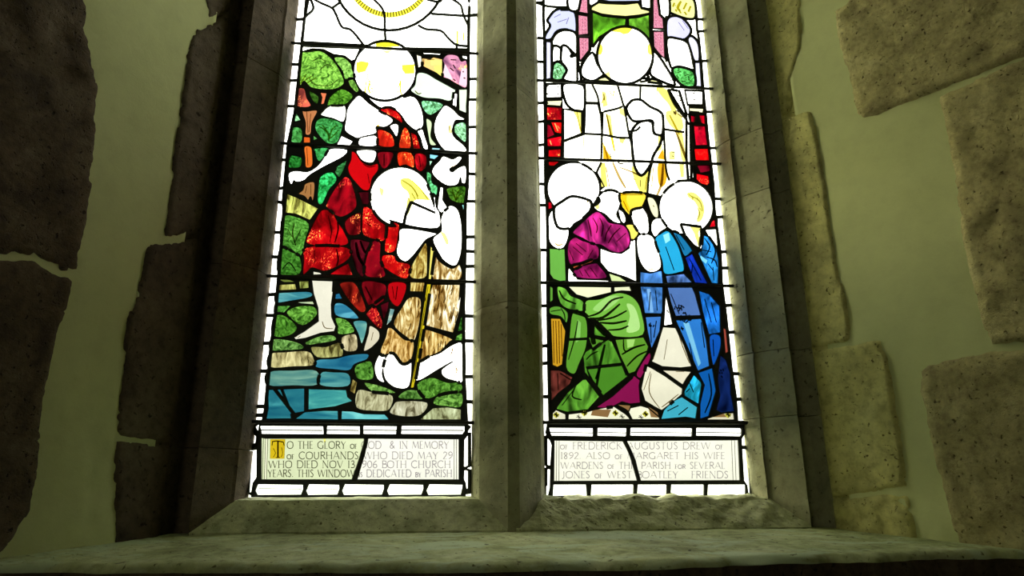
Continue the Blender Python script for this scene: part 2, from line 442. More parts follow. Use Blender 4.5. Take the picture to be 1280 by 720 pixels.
g('tree/trunk', (.72, .46, .28), 'a2 185,96 210,92 280,90 248,165 238,235 205,235 205,165'); g('tree/trunk', (.82, .36, .12), 'a2 195,250 235,252 237,290 195,290', flat=True)
g('tree/trunk', (.84, .42, .15), 'a2 198,312 240,312 250,360 248,432 208,440 202,380'); g('tree/trunk', (.62, .43, .24), 'a2 205,538 260,530 262,600 250,652 238,620 222,642 200,618 162,602 190,575')
for q in ('a2 215,100 222,230', 'a2 240,110 228,225', 'a2 215,320 222,430', 'a2 215,555 205,600', 'a2 240,545 240,610'):
    PL.paint('tree/trunk', T(q), 1.0, 'brown')
g('riverbank', (.80, .83, .42), 'a2 92,600 150,622 285,690 a3 322,100 272,168 190,132 127,123', 'rock', flat=True)
g('riverbank', (.36, .62, .25), 'a3 115,150 190,145 268,190 245,290 220,378 160,340 108,320', 'foliage'); g('riverbank', (.26, .50, .17), 'a3 102,332 160,352 215,388 213,485 92,485', 'foliage')
PL.paint('riverbank', T('a3 180,190 170,250 190,320'), 1.3, 'brown'); PL.paint('riverbank', T('a3 140,220 170,270'), 1.2, 'brown'); PL.paint('riverbank', T('a3 220,220 190,290'), 1.2, 'brown'); PL.paint('riverbank', T('a3 110,460 150,420 190,470'), 1.3)
g('riverbank', (.42, .48, .2), 'a3 85,515 150,517 190,535 120,537', flat=True); g('riverbank', (.74, .74, .42), 'a3 85,547 185,542 192,580 88,585', 'rock'); g('riverbank', (.55, .60, .3), 'a3 205,527 265,525 266,570 212,575', 'rock')
BL = (.20, .56, .66)
for c, q in (((.20, .55, .66), 'a3 78,602 150,592 270,590 278,623 150,648 78,655'), ((.52, .74, .66), 'a3 185,650 290,645 296,668 220,662'), ((.16, .52, .70), 'a4 480,85 540,92 612,163 560,170 482,150'),
             ((.14, .48, .68), 'a4 482,32 505,28 520,60 480,62'), ((.33, .66, .70), 'a4 580,185 650,182 655,230 628,308 605,250'), ((.42, .66, .70), 'a4 782,112 810,118 792,180 760,212'),
             ((.11, .46, .64), 'a4 382,395 480,388 560,368 660,362 655,395 590,420 558,455 470,450 375,438'), ((.30, .60, .62), 'a4 116,462 250,452 380,455 382,535 250,540 116,538'),
             ((.24, .60, .68), 'a4 403,465 470,462 555,472 552,542 400,538')):
    g('river', (min(1, c[0]*1.15+.03), c[1], c[2]*.9), q, 'water')
g('river', (.16, .49, .55), 'a4 108,562 145,558 312,552 312,680 265,690 235,695 a5 272,58 138,60 150,0', 'water', flat=True)
g('river', (.27, .65, .64), 'a4 332,555 540,560 550,600 575,625 480,655 332,672', 'water', flat=True)
g('river', (.22, .57, .62), 'a5 288,60 345,20 450,12 522,14 522,64', 'water', flat=True); g('river', (.33, .71, .76), 'a5 540,14 600,16 660,30 770,32 795,64 540,62', 'water', flat=True)
PL.line('a4 145,555 252,692', 2.4, False); PL.line('a4 185,555 222,650', 2.0, False)
for c, q in (((.36, .62, .26), 'a4 152,97 240,95 200,138 150,132'), ((.42, .66, .26), 'a4 212,140 262,102 360,100 380,150 300,208'), ((.34, .58, .20), 'a4 150,157 205,152 272,215 232,262 142,265'),
             ((.50, .70, .38), 'a4 135,282 230,287 300,312 300,338 210,345 132,345'), ((.50, .70, .36), 'a4 320,295 400,262 470,260 482,290 380,310 325,315'), ((.46, .70, .30), 'a4 482,165 540,172 583,220 578,248 500,256 492,210'),
             ((.40, .64, .26), 'a4 590,432 622,412 682,407 690,500 612,505 588,470'), ((.52, .72, .36), 'a4 640,520 740,540 812,572 800,582 690,575'), ((.42, .62, .3), 'a4 832,590 880,560 958,570 970,612 900,615 835,610'),
             ((.42, .66, .26), 'a4 930,532 1010,492 1100,520 1170,520 1175,568 1060,590 980,610'), ((.52, .74, .35), 'a4 1050,592 1175,577 1175,655 1100,655 1022,640'), ((.28, .55, .2), 'a4 1190,125 1190,232 1155,238 1170,170'), ((.42, .68, .3), 'a4 1150,262 1190,242 1190,290 1142,290')):
    g('riverbank', c, q, 'foliage')
for c, q in (((.80, .77, .55), 'a4 126,362 200,352 330,347 365,390 358,428 250,435 122,438'), ((.68, .68, .42), 'a4 347,325 430,322 508,300 525,368 480,383 380,383'), ((.80, .76, .60), 'a4 515,272 588,252 605,290 598,345 532,345'),
             ((.76, .70, .40), 'a4 575,502 604,520 590,588 560,568'), ((.78, .78, .62), 'a4 605,562 700,575 797,592 780,670 700,680 597,660'), ((.80, .80, .68), 'a4 800,645 835,622 988,630 955,700 860,710 782,690')):
    g('riverbank/rock', c, q, 'rock')
g('riverbank/rock', (.74, .78, .6), 'a4 1020,660 1100,655 1175,668 a5 1175,64 960,64 985,35', 'rock', flat=True)

# standing figure in the red robe
FL = (1, .99, .96)
g('standing_figure', FL, 'a1 540,560 720,560 760,600 a2 850,0 890,20 925,100 930,180 890,212 832,170 790,112 740,76 690,78 650,62 600,20 560,-20')
g('standing_figure', FL, 'a2 520,5 545,0 590,40 640,75 690,105 745,150 700,190 640,190 640,230 560,250 530,260 500,250 450,212 455,150 468,70')
for q in ('a2 895,215 925,205 940,250 960,310 955,332 932,320 915,260', 'a2 725,185 760,170 780,190 768,250 745,220', 'a2 428,245 500,278 480,305 400,300', 'a2 540,262 575,250 640,245 645,305 540,305', 'a2 525,335 635,337 630,400 600,412 560,400 535,372'):
    g('standing_figure', FL, q)
g('standing_figure', (.98, .98, .99), 'a2 360,325 460,330 440,372 330,430 240,482 200,518 155,530 135,520 122,545 108,530 100,495 110,470 150,460 220,465 280,430 320,380')
for q in ('a2 530,200 530,248', 'a2 530,120 525,140', 'a2 100,510 118,495', 'a2 150,520 190,495'):
    PL.paint('standing_figure', T(q), 1.2, 'dark')
PL.paint('standing_figure', T('a2 190,500 165,505'), 1.2); PL.paint('standing_figure', T('a2 640,190 660,180 640,200'), 1.4, 'gold')
g('standing_figure', (.93, .92, .83), 'a3 290,468 330,475 345,490 292,492', flat=True)
g('standing_figure', (.93, .92, .84), 'a3 284,522 407,526 405,590 a4 470,20 460,90 462,160 485,212 475,240 400,250 320,277 262,286 254,270 310,238 388,182 385,110 360,30', flat=True)
g('standing_figure', (.90, .87, .76), 'a4 672,207 720,235 725,280 690,322 660,343 637,345 650,290 662,250')
for q in ('a4 262,272 275,262', 'a4 275,276 290,265', 'a4 410,185 425,220 470,225', 'a4 690,245 680,290'):
    PL.paint('standing_figure', T(q), .9, 'brown')
g('standing_figure/halo', (1, 1, .97), circ(481, 88.5, 38.6, 37.4, n=44))
g('standing_figure/halo', (1, .95, .18), 'a1 590,262 650,255 725,262 735,285 650,290 590,285', lead=False, flat=True)
g('standing_figure/halo', (1, .94, .28), 'a1 470,385 500,375 548,385 545,400 525,440 480,450 468,430', lead=False, flat=True)
g('standing_figure/halo', (1, .94, .28), 'a1 748,400 828,395 828,452 770,455 752,430', lead=False, flat=True)
g('standing_figure/halo', (1, .98, .6), 'a1 625,310 690,310 660,332', lead=False, flat=True)
for q, w in (('a1 550,400 540,470 555,520 575,580', 1.2), ('a1 568,420 572,520 565,570', 1.0), ('a1 535,480 525,560 540,590', 1.5), ('a1 555,500 545,550 560,580', 2), ('a1 738,400 745,480 735,520 720,580', 1.2), ('a1 720,400 722,480 705,540', .9), ('a1 745,500 740,560 760,600', 1.8), ('a1 725,560 735,600', 1.4)):
    PL.paint('standing_figure/halo', T(q), w, 'gold')
PL.paint('standing_figure/halo', T('a1 640,545 665,548 685,542'), .9, 'brown')
RD, DR, MR = (.74, .02, .05), (.45, .01, .07), (.28, .0, .07)
K = 'standing_figure/robe'
for c, m, q in ((RD, 'brocade', 'a2 662,92 700,70 745,76 790,120 802,168 745,132'), ((.85, .13, .07), 'brocade', 'a2 650,207 690,210 740,242 750,312 657,307 650,250'), (DR, 'drapery', 'a2 655,345 745,347 735,400 710,440 680,447 655,400'),
                ((.88, .2, .08), 'brocade', 'a2 795,232 820,190 850,240 852,322 782,320'), ((.9, .18, .06), 'brocade', 'a2 775,347 860,352 875,440 820,425 780,430'), (RD, 'brocade', 'a2 852,222 890,240 918,330 870,326'),
                ((.62, .01, .07), 'drapery', 'a2 880,357 945,362 950,430 918,466 885,440'), ((.82, .03, .06), 'plain', 'a2 490,340 518,352 550,400 600,427 650,415 652,460 617,510 600,577 560,580 520,540 480,490 466,440 485,390'),
                ((.62, .03, .09), 'brocade', 'a2 440,500 480,510 500,560 a3 550,60 532,110 450,150 375,95 370,70 405,0'), (MR, 'drapery', 'a2 525,592 600,590 606,640 a3 620,70 592,90 560,10'),
                ((.76, .02, .06), 'brocade', 'a3 590,85 625,95 725,172 715,285 660,283 588,253 580,180'), ((.45, .01, .06), 'brocade', 'a3 568,120 575,190 570,248 500,253 480,172'),
                ((.74, .02, .06), 'brocade', 'a3 345,105 400,115 440,180 478,240 487,315 262,310 272,230 310,150'), ((.72, .02, .06), 'brocade', 'a3 255,325 490,327 500,400 372,468 290,450 262,470 230,490 235,410'),
                ((.75, .03, .07), 'brocade', 'a3 500,420 525,495 382,490 440,450'), ((.88, .05, .06), 'brocade', 'a3 735,180 798,190 795,260 775,350 715,350 725,240'),
                ((.82, .05, .06), 'brocade', 'a3 708,372 770,375 790,410 865,430 850,510 790,500 702,440 695,400'), (MR, 'drapery', 'a3 510,290 545,278 590,285 640,310 600,380 590,500 550,470 520,380'), ((.52, .02, .09), 'brocade', 'a3 640,295 690,300 690,400 718,500 605,500 598,420'),
                ((.62, .12, .08), 'brocade', 'a3 450,540 520,530 560,570 605,690 570,712 500,640 462,580'), (DR, 'drapery', 'a3 580,532 715,545 715,620 640,665 610,660'),
                ((.78, .03, .07), 'plain', 'a3 740,540 840,540 830,620 790,680 740,630'), ((.66, .04, .1), 'brocade', 'a4 655,135 700,100 738,170 740,213 720,225 655,155'), ((.32, .0, .08), 'drapery', 'a4 730,92 780,70 770,130 745,178'),
                (DR, 'drapery', 'a4 670,105 750,45 752,70 710,100')):
    g(K, tuple(v*.93 for v in c), q, m)
for q, w in (('a3 430,140 440,220 420,300', 1.6), ('a3 430,340 440,400 430,440', 1.5), ('a3 545,300 560,380 600,450', 3), ('a3 570,290 600,360 620,330 640,300', 2.5), ('a3 600,180 640,210', 1), ('a3 700,60 720,100', 1),
             ('a2 560,420 600,440 640,430', 1), ('a2 590,480 600,540', 1), ('a3 790,560 780,640', 1.4), ('a3 760,560 770,630', 1), ('a3 600,560 640,640', 2), ('a2 690,360 690,430', 1.6), ('a2 905,370 915,440', 1.2), ('a3 380,140 400,230 390,300', .9), ('a3 300,340 300,420', .9)):
    PL.paint(K, T(q), w, 'dark')

# kneeling figure in the fur garment
g('kneeling_figure', WH, 'a3 825,188 830,120 870,60 900,0 960,0 1010,20 1015,60 1022,95 1040,130 1025,215')
for q in ('a3 820,215 1000,240 1020,252 960,282 920,330 880,380 840,412 802,392 785,350 800,280', 'a3 1110,80 1150,110 1170,200 1170,330 1150,415 1120,438 1070,410 1040,370 1000,280 1050,230 1048,160 1075,100'):
    g('kneeling_figure', WH, q)
g('kneeling_figure', (1, .96, .6), 'a3 1045,235 1075,250 1095,300 1080,310 1060,270', lead=False)
for q in ('a4 730,358 757,380 740,470 752,520 712,500 697,430', 'a4 762,380 800,355 850,400 900,390 890,538 820,552 762,512 745,450'):
    g('kneeling_figure', (.98, .97, .93), q)
g('kneeling_figure', (1, 1, .97), 'a4 945,402 1050,362 1130,312 1185,315 1187,505 1140,512 1080,490 1068,450 1130,405 1060,442 930,512')
for q in ('a4 1135,410 1150,460 1130,500', 'a4 1150,440 1165,490', 'a4 1085,440 1110,470', 'a4 1120,490 1125,508'):
    PL.paint('kneeling_figure', T(q), 1.0, 'brown')
g('kneeling_figure/halo', WH, circ(500.5, 246.5, 37.8, 37.5, n=44)[0:0] + T('a3 828,190 740,165') + circ(500.5, 246.5, 37.8, 37.5, n=36, a0=100, a1=338) + T('a2 990,640 1005,719 a3 870,60 840,130'), flat=True)
g('kneeling_figure/halo', (.97, .97, .45), 'a2 790,515 840,505 880,540 930,590 975,640 940,640 880,640 850,690 840,600 800,560', lead=False)
g('kneeling_figure/halo', (.97, .98, .6), 'a2 660,560 690,575 680,620 665,600', lead=False); g('kneeling_figure/halo', (.97, .97, .5), 'a3 850,40 870,50 865,110 835,150 840,110', lead=False)
for q in ('a2 800,520 860,560 900,620', 'a2 860,520 920,580 960,640', 'a2 830,600 850,660', 'a2 880,580 900,640', 'a2 860,600 890,650', 'a3 905,180 905,200'):
    PL.paint('kneeling_figure/halo', T(q), 1.3, 'gold')
FU = (.92, .87, .68); FW = (.97, .95, .84)
K = 'kneeling_figure/fur_garment'
for c, q in (((.78, .74, .46), 'a3 872,440 922,352 962,302 968,430 955,508 870,508'), ((.78, .72, .45), 'a3 865,532 952,535 942,592 865,590'), (FU, 'a4 890,52 952,62 948,180 918,290 872,270 802,200 850,102'),
             ((.88, .77, .52), 'a4 770,222 800,225 860,282 915,300 900,395 850,418 800,360 740,372 730,340 758,270'), (FW, 'a3 1000,330 1030,400 1110,452 1160,432 1160,518 1002,518'),
             (FW, 'a3 1000,547 1160,547 1155,640 a4 1180,10 1165,130 1130,248 967,205 985,80'), ((.93, .85, .6), 'a4 970,227 1120,277 1108,300 1060,350 992,380 945,400 960,300')):
    g(K, c, q, 'fur', flat=len(T(q)) > 5 and 'a4' in q and 'a3' in q)
random.seed(3)
for i in range(46):
    a = random.random(); b = random.random()
    x, y = (512 + 62*a, 352 + 85*b)
    if abs(x - (548 - .16*(y-300))) < 5: continue
    PL.paint(K, [(x, y), (x-1.5+2*random.random(), y+4), (x-3+2*random.random(), y+9)], 1.1, 'brown')
g('kneeling_figure/staff', (.93, .88, .42), 'a3 985,318 1012,350 990,518 972,518', flat=True)
g('kneeling_figure/staff', (.86, .78, .12), 'a3 963,545 990,545 a4 975,200 930,480 915,550 895,550 922,400 955,180', flat=True)
PL.paint('kneeling_figure/staff', T('a3 972,560 a4 960,200 910,520'), .8, 'dark', True, False)
g('kneeling_figure/staff', (1, 1, .93), 'a2 1115,0 1140,0 1127,80 1110,76', flat=True); g('kneeling_figure/staff', (1, 1, .93), 'a1 1068,572 1092,578 1086,660 1060,655', flat=True)
g('kneeling_figure/staff', (1, 1, .93), 'a2 1035,560 1055,565 1050,640 1082,690 1045,719 1035,715 1018,690 1026,620', flat=True)
g('scroll', WH, 'a2 1065,58 1110,80 1150,120 1185,138 1172,150 1130,150 1112,190 1110,232 1130,262 1165,290 1192,320 1187,345 1080,345 1020,280 998,210 1005,150 1030,100')
g('scroll', WH, 'a2 1055,370 1110,388 1150,370 1167,385 1130,430 1092,448 1110,468 1150,440 1192,435 1192,530 1168,535 1160,500 1140,545 1080,552 1020,515 985,470 1000,430 1030,400')
g('scroll', (1, .93, .6), 'a2 1085,180 1105,175 1105,235 1085,225', lead=False, flat=True)
for q in ('a2 1075,80 1080,95', 'a2 1065,140 1070,150', 'a2 1040,200 1055,240', 'a2 1100,290 1115,300', 'a2 1070,260 1080,270', 'a2 1090,190 1088,215', 'a2 1030,480 1045,490', 'a2 1075,470 1090,500', 'a2 1100,440 1130,425'):
    PL.paint('scroll', T(q), 1.2, 'brown')

# came grid of the border and the saddle line
def vline(P, s, w=2.4): P.line(s, w, False)
PL.lines.append((innL, 2.6)); PL.lines.append((innR, 2.6))
PL.lines.append(([px_of(.052, TOPZ), innL[0]], 2.6))
def cross(P, ys, xa, xb):
    """short leads across a border strip; xa, xb give the strip's sides at a height y"""
    for y in ys: P.lines.append(([(xa(y), y + random.uniform(-.6, .6)), (xb(y), y + random.uniform(-.6, .6))], 2.8))
def interp(pts):
    pts = sorted(pts, key=lambda p: p[1])
    def f(y):
        if y <= pts[0][1]: a, b = pts[0], pts[1]
        else:
            for a, b in zip(pts, pts[1:]):
                if y <= b[1]: break
        return a[0] + (b[0]-a[0])*(y-a[1])/(b[1]-a[1])
    return f
oL0 = interp([px_of(0, 0), px_of(0, 1.3)]); oL1 = interp([px_of(LW, 0), px_of(LW, 1.3)])
cross(PL, [24, 81, 100.5, 133, 200, 235, 253, 290, 321, 368, 394, 429, 464, 508.5, 519], oL0, interp(innL))
cross(PL, [19, 98.5, 124, 158.6, 217.5, 252, 296, 314, 333, 395, 426, 471, 502], interp(innR), oL1)
# inscription
def inscription(P, TL, box, left_x, top_y, rows, tops, bots, sides, diag, lineset):
    pass
g('lead_came', (0, 0, 0), 'px 325,525 585,526.5 582,620.5 314,620.5', flat=True)
g('border_glass', WH, 'a5 60,95 75,120 95,150 90,190 60,205', flat=True) ; g('border_glass', WH, 'a5 55,218 92,212 90,370 70,400 62,455 42,452', flat=True)
g('border_glass', WH, 'a5 1192,170 1222,130 1222,312 1190,312', flat=True); g('border_glass', WH, 'a5 1192,332 1222,328 1222,455 1205,455 1200,400 1190,380', flat=True)
xs = [103, 445, 458, 638, 654, 838, 855, 1195]
for i in range(0, 8, 2):
    g('border_glass', WH, f'a5 {xs[i]+4},93 {xs[i+1]},95 {xs[i+1]-(8 if i==4 else 0)},142 {xs[i]+(4 if i else 14)},140', flat=True)
    PL.paint('border_glass', T(f'a5 {xs[i]+6},118 {xs[i+1]-4},120'), 1.4, 'line', False); PL.paint('border_glass', T(f'a5 {xs[i]+6},128 {xs[i+1]-4},131'), .7, 'line', False)
xs = [85, 335, 355, 528, 546, 765, 785, 975, 995, 1185]
for i in range(0, 10, 2):
    g('border_glass', (.98, 1, .93), f'a5 {xs[i]+12},403 {xs[i+1]},406 {xs[i+1]+(4 if i<8 else 0)},430 {xs[i+1]-10},464 {xs[i]+8},466 {xs[i]-4},440', flat=True)
PL.paint('border_glass', T('a5 100,428 330,432'), .7, 'line', False); PL.paint('border_glass', T('a5 360,430 520,432'), .6, 'line', False)
g('inscription', (.93, .97, .80), 'a5 112,160 670,160 655,230 628,310 603,383 112,383', flat=True)
g('inscription', (1, 1, .95), 'a5 680,160 1165,164 1165,383 622,383 640,320 665,240', flat=True)
g('inscription', (.98, .99, .86), 'a5 135,160 146,160 140,383 128,383', flat=True, lead=False)
for q in ('a5 126,160 120,383', 'a5 138,160 131,383', 'a5 149,160 142,383', 'a5 1140,165 1140,383', 'a5 1152,165 1153,383'):
    PL.paint('inscription', T(q), .9, 'grey', False, False)
g('inscription/initial_letter', (.88, .76, .12), 'a5 162,166 240,166 236,270 160,270', flat=True, lead=False)
g('inscription', (.97, .95, .5), 'a5 444,160 456,160 456,180 448,185', flat=True, lead=False)
for pts, w in (('a5 172,180 198,176 232,182', 1.6), ('a5 203,178 203,262', 2.2), ('a5 174,180 172,200', 1.2), ('a5 232,182 236,200', 1.2), ('a5 192,264 214,264', 1.2), ('a5 178,215 190,240 178,262', .8), ('a5 222,210 228,240 220,262', .8)):
    PL.paint('inscription/initial_letter', T(pts), w, 'dark', False)

# pen-lettered capitals: strokes on a unit box (x right, y down), weight 1 = thick, 0 = hairline
A_ = 1; H_ = .45
FONT = {
 'A': (.78, [(1, 'd', [(.42, 0), (.75, 1)]), (0, 'd', [(.42, 0), (.03, 1)]), (0, 'd', [(.18, .66), (.62, .66)])]),
 'B': (.56, [(1, 'd', [(.1, 0), (.1, 1)]), (1, 'c', [(.1, 0), (.48, .08), (.48, .4), (.1, .46)]), (1, 'c', [(.1, .46), (.55, .55), (.55, .93), (.1, 1)])]),
 'C': (.76, [(1, 'c', [(.7, .14), (.42, -.01), (.08, .25), (.08, .75), (.42, 1.01), (.7, .86)])]),
 'D': (.8, [(1, 'd', [(.1, 0), (.1, 1)]), (1, 'c', [(.1, 0), (.55, .04), (.76, .5), (.55, .96), (.1, 1)])]),
 'E': (.5, [(1, 'd', [(.1, 0), (.1, 1)]), (0, 'd', [(.1, 0), (.45, 0)]), (0, 'd', [(.1, .48), (.38, .48)]), (0, 'd', [(.1, 1), (.47, 1)])]),
 'F': (.48, [(1, 'd', [(.1, 0), (.1, 1)]), (0, 'd', [(.1, 0), (.45, 0)]), (0, 'd', [(.1, .48), (.38, .48)])]),
 'G': (.8, [(1, 'c', [(.7, .14), (.42, -.01), (.08, .25), (.08, .75), (.42, 1.01), (.7, .9)]), (1, 'd', [(.7, .58), (.7, .92)])]),
 'H': (.78, [(1, 'd', [(.1, 0), (.1, 1)]), (1, 'd', [(.66, 0), (.66, 1)]), (0, 'd', [(.1, .48), (.66, .48)])]),
 'I': (.24, [(1, 'd', [(.12, 0), (.12, 1)])]),
 'J': (.35, [(1, 'c', [(.22, 0), (.22, .9), (.0, 1.1)])]),
 'K': (.66, [(1, 'd', [(.1, 0), (.1, 1)]), (0, 'd', [(.56, 0), (.12, .48)]), (1, 'd', [(.2, .4), (.62, 1)])]),
 'L': (.48, [(1, 'd', [(.1, 0), (.1, 1)]), (0, 'd', [(.1, 1), (.47, 1)])]),
 'M': (.9, [(0, 'd', [(.16, 0), (.06, 1)]), (1, 'd', [(.16, 0), (.45, .9)]), (0, 'd', [(.45, .9), (.74, 0)]), (1, 'd', [(.74, 0), (.84, 1)])]),
 'N': (.78, [(0, 'd', [(.1, 0), (.1, 1)]), (1, 'd', [(.1, 0), (.66, 1)]), (0, 'd', [(.66, 0), (.66, 1)])]),
 'O': (.86, [(1, 'c', [(.43, 0), (.1, .2), (.1, .8), (.43, 1), (.76, .8), (.76, .2), (.43, 0)])]),
 'P': (.54, [(1, 'd', [(.1, 0), (.1, 1)]), (1, 'c', [(.1, 0), (.5, .06), (.5, .46), (.1, .52)])]),
 'R': (.62, [(1, 'd', [(.1, 0), (.1, 1)]), (1, 'c', [(.1, 0), (.48, .06), (.48, .42), (.1, .48)]), (1, 'd', [(.26, .48), (.6, 1)])]),
 'S': (.5, [(1, 'c', [(.42, .1), (.2, .0), (.08, .22), (.25, .45), (.42, .7), (.3, .98), (.06, .9)])]),
 'T': (.6, [(1, 'd', [(.3, 0), (.3, 1)]), (0, 'd', [(.03, 0), (.57, 0)])]),
 'U': (.74, [(1, 'c', [(.12, 0), (.12, .75), (.36, 1.02), (.6, .75), (.6, 0)])]),
 'V': (.74, [(1, 'd', [(.05, 0), (.38, 1)]), (0, 'd', [(.38, 1), (.7, 0)])]),
 'W': (1.1, [(1, 'd', [(.04, 0), (.3, 1)]), (0, 'd', [(.3, 1), (.54, 0)]), (1, 'd', [(.54, 0), (.8, 1)]), (0, 'd', [(.8, 1), (1.06, 0)])]),
 'X': (.7, [(1, 'd', [(.06, 0), (.62, 1)]), (0, 'd', [(.6, 0), (.06, 1)])]),
 'Y': (.66, [(1, 'd', [(.04, 0), (.33, .5)]), (0, 'd', [(.62, 0), (.33, .5)]), (1, 'd', [(.33, .5), (.33, 1)])]),
 '1': (.28, [(1, 'd', [(.14, 0), (.14, 1)])]),
 '2': (.55, [(1, 'c', [(.08, .2), (.25, 0), (.48, .2), (.3, .6), (.05, 1)]), (0, 'd', [(.05, 1), (.5, 1)])]),
 '3': (.5, [(1, 'c', [(.1, .1), (.35, 0), (.4, .35), (.2, .48)]), (1, 'c', [(.2, .48), (.48, .6), (.4, .95), (.06, .95)])]),
 '6': (.56, [(1, 'c', [(.45, .0), (.1, .4), (.1, .85), (.3, 1), (.5, .8), (.4, .5), (.12, .55)])]),
 '8': (.54, [(1, 'c', [(.27, 0), (.08, .22), (.42, .7), (.27, 1), (.1, .75), (.44, .22), (.27, 0)])]),
 '9': (.56, [(1, 'c', [(.1, 1), (.48, .6), (.48, .15), (.28, 0), (.08, .2), (.2, .48), (.46, .42)])]),
 '0': (.6, [(1, 'c', [(.3, 0), (.08, .25), (.08, .75), (.3, 1), (.52, .75), (.52, .25), (.3, 0)])]),
 '&': (.75, [(1, 'c', [(.68, 1), (.2, .3), (.35, 0), (.45, .25), (.1, .7), (.3, 1), (.65, .6)])]),
 '.': (.2, [(1, 'd', [(.08, .9), (.12, .98)])]), ',': (.2, [(1, 'd', [(.12, .9), (.06, 1.12)])]),
 "'": (.15, [(1, 'd', [(.1, 0), (.06, .16)])]), ' ': (.42, []),
}
def letter(P, key, text, tile, x0, x1, ytop, ybot, ink, w=1.15, ink2=None, xs=None):
    """fit text between x0 and x1; lower-case letters are set as small capitals"""
    tot = 0
    for ch in text: k = .62 if ch.islower() else 1; tot += FONT[ch.upper()][0]*k + .06
    hgt = ybot - ytop; sc = (x1 - x0)/tot; x = x0; t = TILE[tile]
    for ch in text:
        k = .62 if ch.islower() else 1; wd, st = FONT[ch.upper()]
        for wt, kind, pts in st:
            q = [(t[0] + (x + a*k*sc)/t[2], t[1] + (ybot - (1-b)*hgt*k)/t[2]) for a, b in pts]
            if kind == 'c': q = cr(q, False, 5)
            i = ink2 if (ink2 and xs and x > xs) else ink
            P.strokes.append((key, q, w if wt else .6, i, False))
            if kind == 'd' and pts[0][0] == pts[1][0]:      # serifs
                for j in (0, 1):
                    s = 1.0; P.strokes.append((key, [(q[j][0]-s, q[j][1]), (q[j][0]+s, q[j][1])], .55, i, False))
        x += (wd*k + .06)*sc
K = 'inscription/lettering'
# the lettering is painted on the inscription panes
for txt, x0, x1, a, b in (('O THE GLORY of GOD  & IN MEMORY', 250, 1115, 178, 216), ('of COURHANDS WHO DIED MAY 29', 250, 1135, 234, 272),
                          ("WHO DIED NOV 13 1906 BOTH CHURCH", 152, 1125, 281, 319), ("YEARS. THIS WINDOW is DEDICATED by PARISH", 148, 1132, 329, 367)):
    letter(PL, K, txt, 'a5', x0, x1, a, b, 'grey', 1.25, 'faint', 640)
PL.line('a5 672,158 668,190 655,235 640,285 605,385', 3.0, True)
PL.line('a5 75,100 100,150', 2.2, False); PL.line('a5 1225,95 1185,150', 2.2, False); PL.line('a5 102,75 75,100', 2.0, False)
PL.build()

# ================================================================== RIGHT LIGHT
RX = LW + GM
rootR = empty('stained_glass_panel', (RX + LW/2, 0, 0))
PR = Panel(rootR); g = PR.g
g('border_glass', WH, [px_of(RX-.004, -.004), px_of(RX+LW+.004, -.004), px_of(RX+LW+.004, TOPZ+.004), px_of(RX-.004, TOPZ+.004)], flat=True)
rinL = T('b1 95,100 101,250 103,600 b2 106,300 108,600 b3 88,150 94,400 b4 92,80 98,500') + [(687.5, 527)]
rinR = [(921, 527)] + T('b5 1104,150 b4 1178,560 1150,280 1122,60 b3 1115,450 1080,200 b2 1140,540 1105,240 1088,60 b1 1082,600 1066,390 1050,230 1040,180 1035,60')
g('stonework_glass', (1, 1, .93), rinL + rinR + [px_of(RX+LW-.05, TOPZ-.03), px_of(RX+.03, TOPZ-.03)], flat=True)
# dark painted ground of the lower half
g('lead_came', (0, 0, 0), T('b2 108,45 212,60 215,400 300,400 430,480 470,560 b3 400,90 530,100 670,100 760,120 860,30 b2 1000,520 1020,500 1000,180 985,110 1088,100 1108,240 1143,540 b3 1080,200 1115,450 b4 1125,60 1150,280 1178,560 b5 1104,150') + [(920, 527), (689, 527)] + T('b4 98,500 92,80 b3 94,400 88,150 b2 108,600 106,300'), flat=True)
for c, m, q, fl in (
  ((.80, .82, .98), 'plain', 'b1 130,105 170,62 240,50 292,85 297,205 240,182 180,192 145,240 105,245 105,215 135,160 120,130', 0),
  ((1, 1, .96), 'plain', 'b1 148,250 180,202 240,185 298,215 300,335 235,283 200,290 155,283', 0),
  ((.87, .87, .97), 'plain', 'b1 106,255 146,258 148,485 106,488', 1),
  ((1, 1, .95), 'plain', 'b1 152,290 200,297 202,372 175,378 150,400', 0),
  ((.66, .95, .75), 'foliage', 'b1 160,388 195,382 237,430 215,488 150,488 150,420', 0),
  ((.84, .84, .98), 'plain', 'b1 852,130 890,98 950,110 1005,185 967,242 900,235 855,235', 0),
  ((1, 1, .97), 'plain', 'b1 853,245 920,238 980,262 1002,320 1018,400 1020,432 930,410 878,412', 0),
  ((.90, .90, .98), 'plain', 'b1 980,240 1010,222 1050,270 1056,372 1022,375 1000,310', 0),
  ((.88, .88, .97), 'plain', 'b1 1022,380 1062,380 1072,535 1028,535', 1)):
    g('stonework_glass', c, q, m, flat=bool(fl))
g('foliage_glass', (.42, .82, .45), 'b1 888,425 930,410 1000,428 1026,455 1026,530 960,532 905,480', 'foliage')
g('foliage_glass', (.97, 1, .62), 'b1 868,0 960,-15 1022,0 1032,100 990,118 900,90 858,60', 'plain')
for q in ('b1 900,20 890,45', 'b1 940,10 920,50 935,70', 'b1 975,20 955,60', 'b1 1000,40 985,75', 'b1 925,60 940,85', 'b1 960,75 975,95', 'b1 905,60 915,75'):
    PR.paint('foliage_glass', T(q), 3.5, 'gold')
PR.paint('foliage_glass', T('b1 905,35 907,40'), 2, 'brown')
for q in ('b1 235,150 250,110', 'b1 160,110 200,90', 'b1 180,140 240,120', 'b1 925,140 960,190', 'b1 950,130 985,180'):
    PR.paint('stonework_glass', T(q), 1.6, 'faint')
